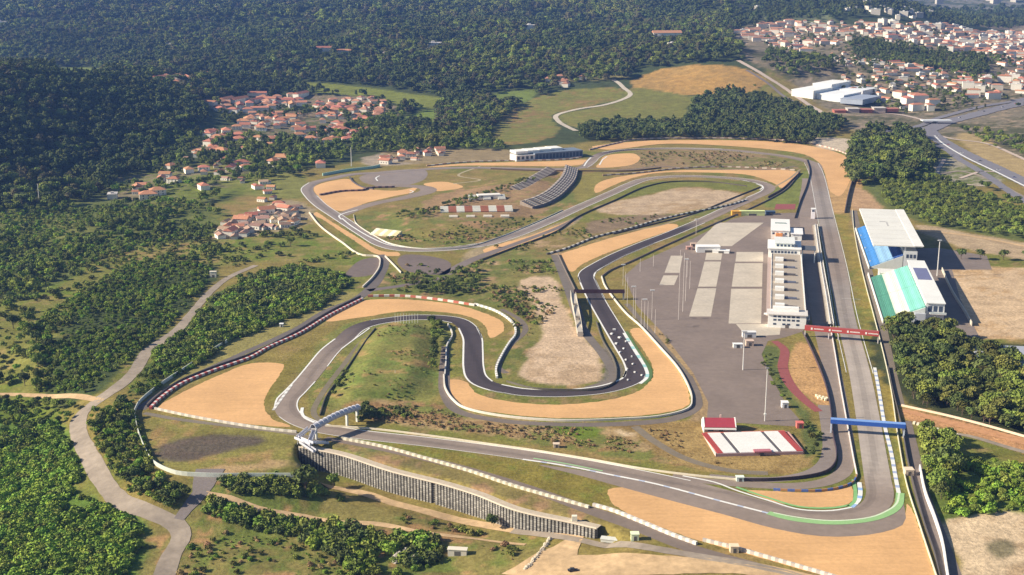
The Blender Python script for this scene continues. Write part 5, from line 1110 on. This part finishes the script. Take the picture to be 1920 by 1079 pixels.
wood([(-300,388),(200,372),(380,385),(430,408),(380,440),(330,430),(250,455),(190,455),(130,495),(60,550),(-300,560)],9,[0,4,4,5,9],(4.5,8.5),'dark round tree in the wood on the left below the forest','wood on the left',gap=.4,gs=60)
wood([(-200,600),(20,580),(60,600),(100,660),(60,760),(-200,770)],9,[4,9,5,0],(5,9),'green tree at the left edge beside the dirt track','trees at the left edge',gap=.38)
wood([(120,600),(150,560),(200,530),(250,495),(340,474),(400,500),(372,555),(310,615),(240,675),(160,740),(100,735),(105,680)],5.4,[4,9,4,9,0],(2.4,4.8),'small green tree in the thicket between the meadows and the left road','thicket left of the road',gap=.36,gs=35)
wood([(240,740),(330,640),(385,575),(400,565),(380,640),(300,720),(250,760)],6,[4,9,5],(2.6,5),'small tree on the right verge of the left road','trees on the road verge',gap=.3)
wood([(165,790),(240,750),(250,790),(215,830),(250,870),(280,890),(290,930),(240,925),(195,870),(165,830)],5.5,[4,0,9,4],(3,6.5),'tree in the belt between the road and the boundary fence','belt beside the road')
wood([(70,750),(150,760),(140,790),(80,810),(20,840),(-40,850),(20,790)],6,[0,4,9],(3,6),'dark tree on the knoll left of the road bend','knoll by the road bend',gap=.3,gs=30)
wood([(1085,243),(1150,234),(1280,236),(1300,190),(1340,175),(1420,182),(1500,205),(1590,238),(1560,255),(1510,275),(1380,262),(1250,262),(1120,268),(1090,264)],10,[0,1,0,3,1],(9,15),'dark tree in the belt behind the long gravel bend','belt behind the gravel bend',gap=.15)
wood([(860,262),(940,245),(950,285),(860,280),(800,285)],11,[0,4,5],(6,10),'tree beside the office building','trees by the office building',gap=.3)
wood([(1600,268),(1640,245),(1720,250),(1755,300),(1750,330),(1700,345),(1640,340),(1600,350),(1585,335)],9,[0,1,4,3],(10,16),'dark tree in the wood at the top right of the straight','wood top right of the straight')
wood([(1645,335),(1750,325),(1830,360),(1920,402),(2100,460),(2100,500),(1920,450),(1745,424),(1655,385)],7.5,[4,5,0],(5,7.5),'green tree in the even plantation above the grandstands','plantation above the grandstands',flat=True)
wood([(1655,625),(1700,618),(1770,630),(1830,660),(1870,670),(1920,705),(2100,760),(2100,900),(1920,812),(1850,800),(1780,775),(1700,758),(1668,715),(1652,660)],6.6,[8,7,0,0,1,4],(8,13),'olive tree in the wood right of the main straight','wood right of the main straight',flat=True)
wood([(1735,812),(1795,818),(1800,860),(1785,930),(1745,950),(1730,900)],7,[4,0,6,1],(8,12),'green tree in the copse right of the first corner','copse right of the first corner',flat=True)
wood([(1800,868),(1920,870),(2100,900),(2100,990),(1920,955),(1810,965),(1790,930)],8,[4,9],(3,5),'low bright tree in the scrub at the right edge','scrub trees at the right edge',flat=True,gap=.36,gs=40)
wood([(1590,70),(1640,80),(1720,92),(1845,112),(1855,142),(1780,140),(1700,122),(1600,108)],13,[0,1,3],(9,14),'dark tree of the wood inside the town','wood inside the town')
wood([(1440,100),(1560,112),(1560,140),(1490,150),(1430,125)],14,[0,1,4],(9,14),'tree between the golden field and the town','trees beyond the golden field',gap=.3)
wood([(1690,10),(2100,12),(2100,34),(1750,30)],48,[0,1],(18,30),'far tree on the blue ridge','trees on the blue ridge')
wood([(1370,8),(1700,8),(1920,30),(2100,38),(2100,62),(1900,55),(1600,38),(1400,55),(1370,70)],26,[0,1,3],(14,22),'far tree before the ridge','far trees before the ridge',gap=.3,gs=300)
wood([(1390,60),(1600,45),(2100,80),(2100,200),(1700,215),(1560,160)],16,[0,1,4,3],(6,11),'tree between the houses of the town','street trees of the town',gap=.42,gs=110)
wood([(1800,245),(1920,262),(2100,300),(2100,350),(1920,300),(1830,268)],13,[0,4],(7,11),'dark tree beside the motorway','trees beside the motorway',gap=.3)
wood([(1345,158),(1420,150),(1430,168),(1350,168)],16,[0,4],(6,10),'dark tree on the golden field','trees on the golden field')
wood([(1820,345),(1920,375),(2100,440),(2100,470),(1920,405)],13,[0,4],(6,9),'tree on the bank below the motorway','trees below the motorway',gap=.4)
wood([(805,605),(828,612),(826,700),(808,700),(812,640)],3.6,[0,4],(3.5,6.5),'dark tree on the right flank of the grassy mound','trees on the mound flank',flat=True)
wood([(610,770),(645,700),(655,705),(628,765)],5,[4,0],(2.5,4.5),'small green tree on the left flank of the grassy mound','trees on the left mound flank',flat=True,gap=.3)
wood([(664,775),(690,768),(705,792),(672,796)],3.8,[0,1],(4,6),'dark tree under the end of the tubular footbridge','trees under the footbridge',flat=True)
wood([(1420,662),(1448,658),(1450,700),(1474,745),(1466,755),(1432,705)],6,[4,0],(2.2,4),'small tree between paddock and red lane','trees by the red lane',flat=True,gap=.4)
wood([(1495,790),(1545,810),(1540,850),(1515,868),(1500,860),(1520,830)],5,[0,8],(2.5,4.5),'dark bush tree on the bank right of the low pavilion','bank right of the pavilion',flat=True,gap=.3)
wood([(740,405),(800,395),(880,370),(950,350),(1000,335),(1005,340),(940,362),(860,390),(790,410),(742,412)],6.5,[4,0,5],(3,5),'small green tree in the diagonal hedge of the infield','diagonal hedge of the infield')
wood([(850,424),(980,414),(1020,405),(990,425),(940,440),(840,440)],7,[4,0],(2,3.5),'small tree in the thicket below the striped terraces','thicket below the terraces',gap=.25)
wood([(760,520),(800,515),(850,505),(900,500),(900,550),(850,556),(780,552)],5.5,[0,4,1],(3,5.5),'dark small tree in the clump beside the service roads','clump by the service roads',flat=True,gap=.2,gs=30)
def lone(px,h,i,label,group=None,flat=False):
    q=P0([px])[0] if flat else PT([px])[0]; TREES.append((q[0],q[1],hz(*q),h,i,label,group))
lone((573,924),14.5,0,'tall dark tree standing alone below the retaining wall',None)
lone((922,992),7.5,0,'small round tree on the lane in front of the retaining wall',None)
lone((545,462),9,4,'round green tree alone in the meadow below the ruined hamlet',None)
lone((1340,232),24,1,'huge dark tree towering at the edge of the golden field',None)
for i,x in enumerate([1802,1838,1881,1925]): lone((x,486+i*1.2),9.5,0,['leftmost round tree of the row above the sandy ground','second round tree of the row above the sandy ground','third round tree of the row above the sandy ground','rightmost round tree of the row above the sandy ground'][i],None,True)
for i,(x,y) in enumerate([(250,900),(262,918),(310,940),(330,942),(350,935),(225,470),(232,480),(265,475),(100,560),(385,470),(410,472),(625,915),(1600,345),(1620,350),(510,330)]): lone((x,y),RNG.uniform(5,8),[0,4][i%2],'rounded tree standing apart on the left meadows','trees standing apart')
# scrub
scrub([(-300,880),(20,815),(60,800),(110,790),(135,850),(150,930),(225,965),(262,1000),(255,1040),(225,1100),(-300,1200)],2.1,[0,1,0,1,2],(1.2,3.8),gap=.24,gs=30)
scrub([(-300,780),(0,790),(60,800),(0,850),(-300,900)],4,[0,2],(1.5,2.5),gap=.5,gs=40)
scrub([(400,560),(470,522),(540,502),(640,515),(660,530),(600,578),(520,608),(440,638),(350,700),(290,735),(255,745),(300,650),(370,590)],3.2,[0,2,3,1,4],(2.0,4.0),gap=.30,gs=45)
scrub([(440,520),(560,500),(620,515),(560,560),(430,600)],6,[4,3],(3,5),gap=.4)
scrub([(70,600),(150,545),(250,490),(400,500),(372,560),(310,620),(240,680),(160,740),(70,740)],3.2,[0,2,3,1],(1.2,2.8),gap=.42,gs=30)
scrub([(-200,400),(200,385),(380,400),(390,440),(250,470),(130,505),(60,560),(-200,600)],5,[2,3,0],(1.5,3.2),gap=.36,gs=40)
scrub([(370,930),(420,938),(500,962),(600,985),(700,1000),(800,1008),(835,1030),(815,1060),(740,1079),(660,1079),(600,1030),(540,1005),(440,985),(362,955)],2.8,[2,0,3,4],(2.2,4.6),gap=.22,gs=30)
scrub([(405,900),(470,900),(560,900),(600,915),(600,935),(540,935),(430,925)],2.6,[4,3,2],(2.2,4.4),gap=.2,gs=25)
scrub([(600,920),(700,950),(800,975),(900,1000),(1000,1010),(980,1060),(850,1000),(700,975)],3.6,[2,5,6,3],(.9,2.4),gap=.46,gs=25)
scrub([(340,990),(560,1010),(640,1060),(700,1090),(320,1100)],3.8,[5,2,0,6],(.7,2.2),gap=.42,gs=25)
scrub([(165,790),(240,750),(262,800),(290,890),(350,930),(340,960),(260,945),(195,880)],3.5,[2,0,4],(1.8,3.6),gap=.25,gs=30)
scrub([(300,930),(345,905),(365,925),(350,950),(305,948)],3,[2,4],(2.5,4.5))
scrub([(-200,420),(180,470),(300,420),(560,430),(680,480),(540,500),(400,500),(250,570),(150,620),(-200,700)],7.5,[2,3,4,5],(1.5,4),gap=.48,gs=40)
scrub([(720,500),(900,490),(1040,490),(1060,560),(1010,620),(960,590),(900,560),(740,548)],4.5,[2,3,5,6],(1.0,2.4),gap=.58,gs=30)
scrub([(940,560),(990,560),(1000,640),(975,640)],4,[2,5,6],(.9,2.2),gap=.45,gs=25)
scrub([(650,755),(800,762),(900,788),(1100,802),(1200,830),(1180,850),(900,812),(700,790)],2.4,[6,7,6,7,5],(.5,1.3),gap=.42,gs=22)
scrub([(690,765),(740,765),(780,785),(700,785)],3,[4,2],(1.2,2.6))
scrub([(1190,800),(1300,812),(1420,870),(1330,880),(1240,850)],3.5,[6,7],(.6,1.3),gap=.5)
scrub([(610,765),(690,615),(810,605),(828,700),(790,750),(690,760)],4,[5,6,2],(.5,1.1),gap=.55,gs=22)
scrub([(720,450),(740,440),(840,438),(960,440),(1040,405),(1020,420),(900,462),(800,462)],5,[2,3,5,6],(.9,2.2),gap=.5,gs=30)
scrub([(1690,800),(1750,810),(1760,1000),(1730,940)],4,[3,4,5],(1.5,3),gap=.4,gs=20)
scrub([(1740,850),(1930,880),(2100,930),(2100,1020),(1920,960),(1780,970)],3.6,[0,2,1],(1.8,3.6),gap=.36,gs=40)
scrub([(1200,285),(1400,285),(1490,305),(1480,318),(1200,312)],7,[5,7,6,5,4],(1,2.2),gap=.5,gs=40)
scrub([(900,470),(1100,420),(1260,395),(1200,425),(1040,470)],6,[5,2],(1,2.2),gap=.55,gs=30)
scrub([(1220,620),(1250,630),(1320,760),(1300,780),(1310,740)],4,[5],(.8,1.8),gap=.45,gs=20)
scrub([(-300,745),(60,750),(100,790),(0,800),(-300,880)],5,[0,2],(1.5,3),gap=.5,gs=30)
# individuals: the largest in view; the rest as one wood and one scrub
def score(t): return t[3]/math.hypot(t[1],CH)*(1 if abs(t[0])<.39*t[1] and t[1]>590 else .02)*(3 if t[6] is None else 1)
TREES.sort(key=lambda t:-score(t))
KN={'round':'round_tree','tall':'tall_tree','pine':'umbrella_pine','broad':'spreading_tree'}
first={}
NT_=290
for t in TREES[:NT_]:
    k,mt,cr,tr=TP_[t[4]]; s=t[3]/10
    e=thing(KN[k],t[5],'tree',(t[0],t[1],t[2]),RNG.uniform(0,6.28),t[6]); e.scale=(s*RNG.uniform(.9,1.15),s*RNG.uniform(.9,1.15),s)
    c=link('crown',cr,e); link('trunk',tr,e); first.setdefault(t[4],c)
for i,(k,mt,cr,tr) in enumerate(TP_):
    if i not in first:
        j=next((n for n,t in enumerate(TREES) if n>=NT_ and t[4]==i),None)
        if j is None: continue
        t=TREES.pop(j); e=thing(KN[k],t[5],'tree',(t[0],t[1],t[2]),0,t[6]); e.scale=(t[3]/10,)*3; first[i]=link('crown',cr,e); link('trunk',tr,e)
BUSH.sort(key=lambda t:-t[3]/t[1]*(1 if abs(t[0])<.39*t[1] and t[1]>600 else .02))
bf={}
for t in BUSH[:60]:
    k,mt,cr,_=BP[t[4]]; o=link('bush',cr); s=t[3]/2.4; o.location=t[:3]; o.scale=(s,s,s); o.rotation_euler=(0,0,RNG.uniform(0,6)); tag(o,'rounded leafy bush rising above the scrub in the foreground','bush','largest bushes of the foreground scrub'); bf.setdefault(t[4],o)
for i in range(len(BP)):
    if i not in bf:
        j=next((n for n,t in enumerate(BUSH) if n>=60 and t[4]==i),None); t=BUSH.pop(j); o=link('bush',BP[i][2]); s=t[3]/2.4; o.location=t[:3]; o.scale=(s,s,s); tag(o,'low bush in the dry scrub of the infield','bush','low bushes of the dry scrub'); bf[i]=o
def gn_stuff(name,rows,protos,base):
    me=bpy.data.meshes.new(name); n=len(rows); A=np.array([r[:5] for r in rows]); me.vertices.add(n); me.vertices.foreach_set('co',A[:,:3].astype(np.float32).ravel())
    keys=sorted(protos); mp={k:i for i,k in enumerate(keys)}
    sc=A[:,3]/base
    for nm,ar,ty in (('idx',np.array([mp[int(k)] for k in A[:,4]]),'INT'),('scl',sc,'FLOAT'),('rz',RNG.uniform(0,6.28,n),'FLOAT')):
        at=me.attributes.new(nm,ty,'POINT'); at.data.foreach_set('value',ar.astype(np.int32 if ty=='INT' else np.float32))
    o=link(name,me); g=bpy.data.node_groups.new(name,'GeometryNodeTree')
    g.interface.new_socket('Geometry',in_out='INPUT',socket_type='NodeSocketGeometry'); g.interface.new_socket('Geometry',in_out='OUTPUT',socket_type='NodeSocketGeometry')
    N=g.nodes;L=g.links; gi=N.new('NodeGroupInput');go=N.new('NodeGroupOutput'); j=N.new('GeometryNodeGeometryToInstance')
    for k in reversed(keys):
        oi=N.new('GeometryNodeObjectInfo'); oi.inputs['Object'].default_value=protos[k]; oi.transform_space='ORIGINAL'; L.new(oi.outputs['Geometry'],j.inputs[0])
    ip=N.new('GeometryNodeInstanceOnPoints'); ip.inputs['Pick Instance'].default_value=True
    def na(nm,ty):
        a=N.new('GeometryNodeInputNamedAttribute'); a.data_type=ty; a.inputs[0].default_value=nm; return a.outputs['Attribute']
    L.new(gi.outputs[0],ip.inputs['Points']); L.new(j.outputs[0],ip.inputs['Instance']); L.new(na('idx','INT'),ip.inputs['Instance Index'])
    cx=N.new('ShaderNodeCombineXYZ'); L.new(na('rz','FLOAT'),cx.inputs[2]); e2=N.new('FunctionNodeEulerToRotation'); L.new(cx.outputs[0],e2.inputs[0]); L.new(e2.outputs[0],ip.inputs['Rotation'])
    L.new(na('scl','FLOAT'),ip.inputs['Scale']); L.new(ip.outputs[0],go.inputs[0])
    md=o.modifiers.new('scatter','NODES'); md.node_group=g; tag(o,kind='stuff'); return o
print('TREES',len(TREES),'BUSH',len(BUSH),'HOUSES',len(HP))
gn_stuff('woodland',TREES[NT_:],first,10.0)
gn_stuff('scrub',BUSH[60:],bf,2.4)
HAZE=6.2e-5; EXPO=0.88
# ------------------------------------------------------------ light, sky, air, camera
w=bpy.data.worlds.new('World'); SC.world=w; w.use_nodes=True; N=w.node_tree.nodes; L=w.node_tree.links
sky=N.new('ShaderNodeTexSky'); sky.sky_type='NISHITA'; sky.sun_disc=False
ELEV=R(29); AZ=6  # light runs to the right and a little away from the camera
lx,ly=math.cos(R(AZ)),math.sin(R(AZ))
sky.sun_elevation=ELEV; sky.sun_rotation=math.atan2(-lx,-ly)
sky.air_density=1.0; sky.dust_density=.6; sky.ozone_density=1.6
L.new(sky.outputs[0],N['Background'].inputs[0]); N['Background'].inputs[1].default_value=.062
sl=bpy.data.lights.new('sun','SUN'); sl.energy=4.9; sl.angle=R(.5); sl.color=(1,.88,.69)
so=bpy.data.objects.new('sun',sl); COL.objects.link(so)
dirn=Vector((lx*math.cos(ELEV),ly*math.cos(ELEV),-math.sin(ELEV))); so.rotation_euler=dirn.to_track_quat('-Z','Y').to_euler(); so.location=(-400,200,500)
if HAZE:
    hb=MB().box(-9000,9000,-300,13500,-60,430).build('haze',None or bpy.data.materials.new('haze air'))
    m=hb.data.materials[0]; t,NN,LL=nt(m); NN.remove(NN['Principled BSDF']); v=NN.new('ShaderNodeVolumePrincipled')
    v.inputs['Color'].default_value=(.20,.39,1.0,1); v.inputs['Density'].default_value=HAZE; v.inputs['Anisotropy'].default_value=.2
    LL.new(v.outputs[0],NN['Material Output'].inputs['Volume']); tag(hb,kind='stuff')
cam=bpy.data.cameras.new('camera'); co=bpy.data.objects.new('camera',cam); COL.objects.link(co); SC.camera=co
co.location=(0,0,CH); co.rotation_euler=(math.pi/2-PITCH,0,0); cam.sensor_width=36; cam.lens=F/1920*36; cam.clip_start=1; cam.clip_end=30000
SC.view_settings.view_transform='Standard'; SC.view_settings.look='None'; SC.view_settings.gamma=1; SC.view_settings.exposure=EXPO
SC.render.engine='CYCLES'
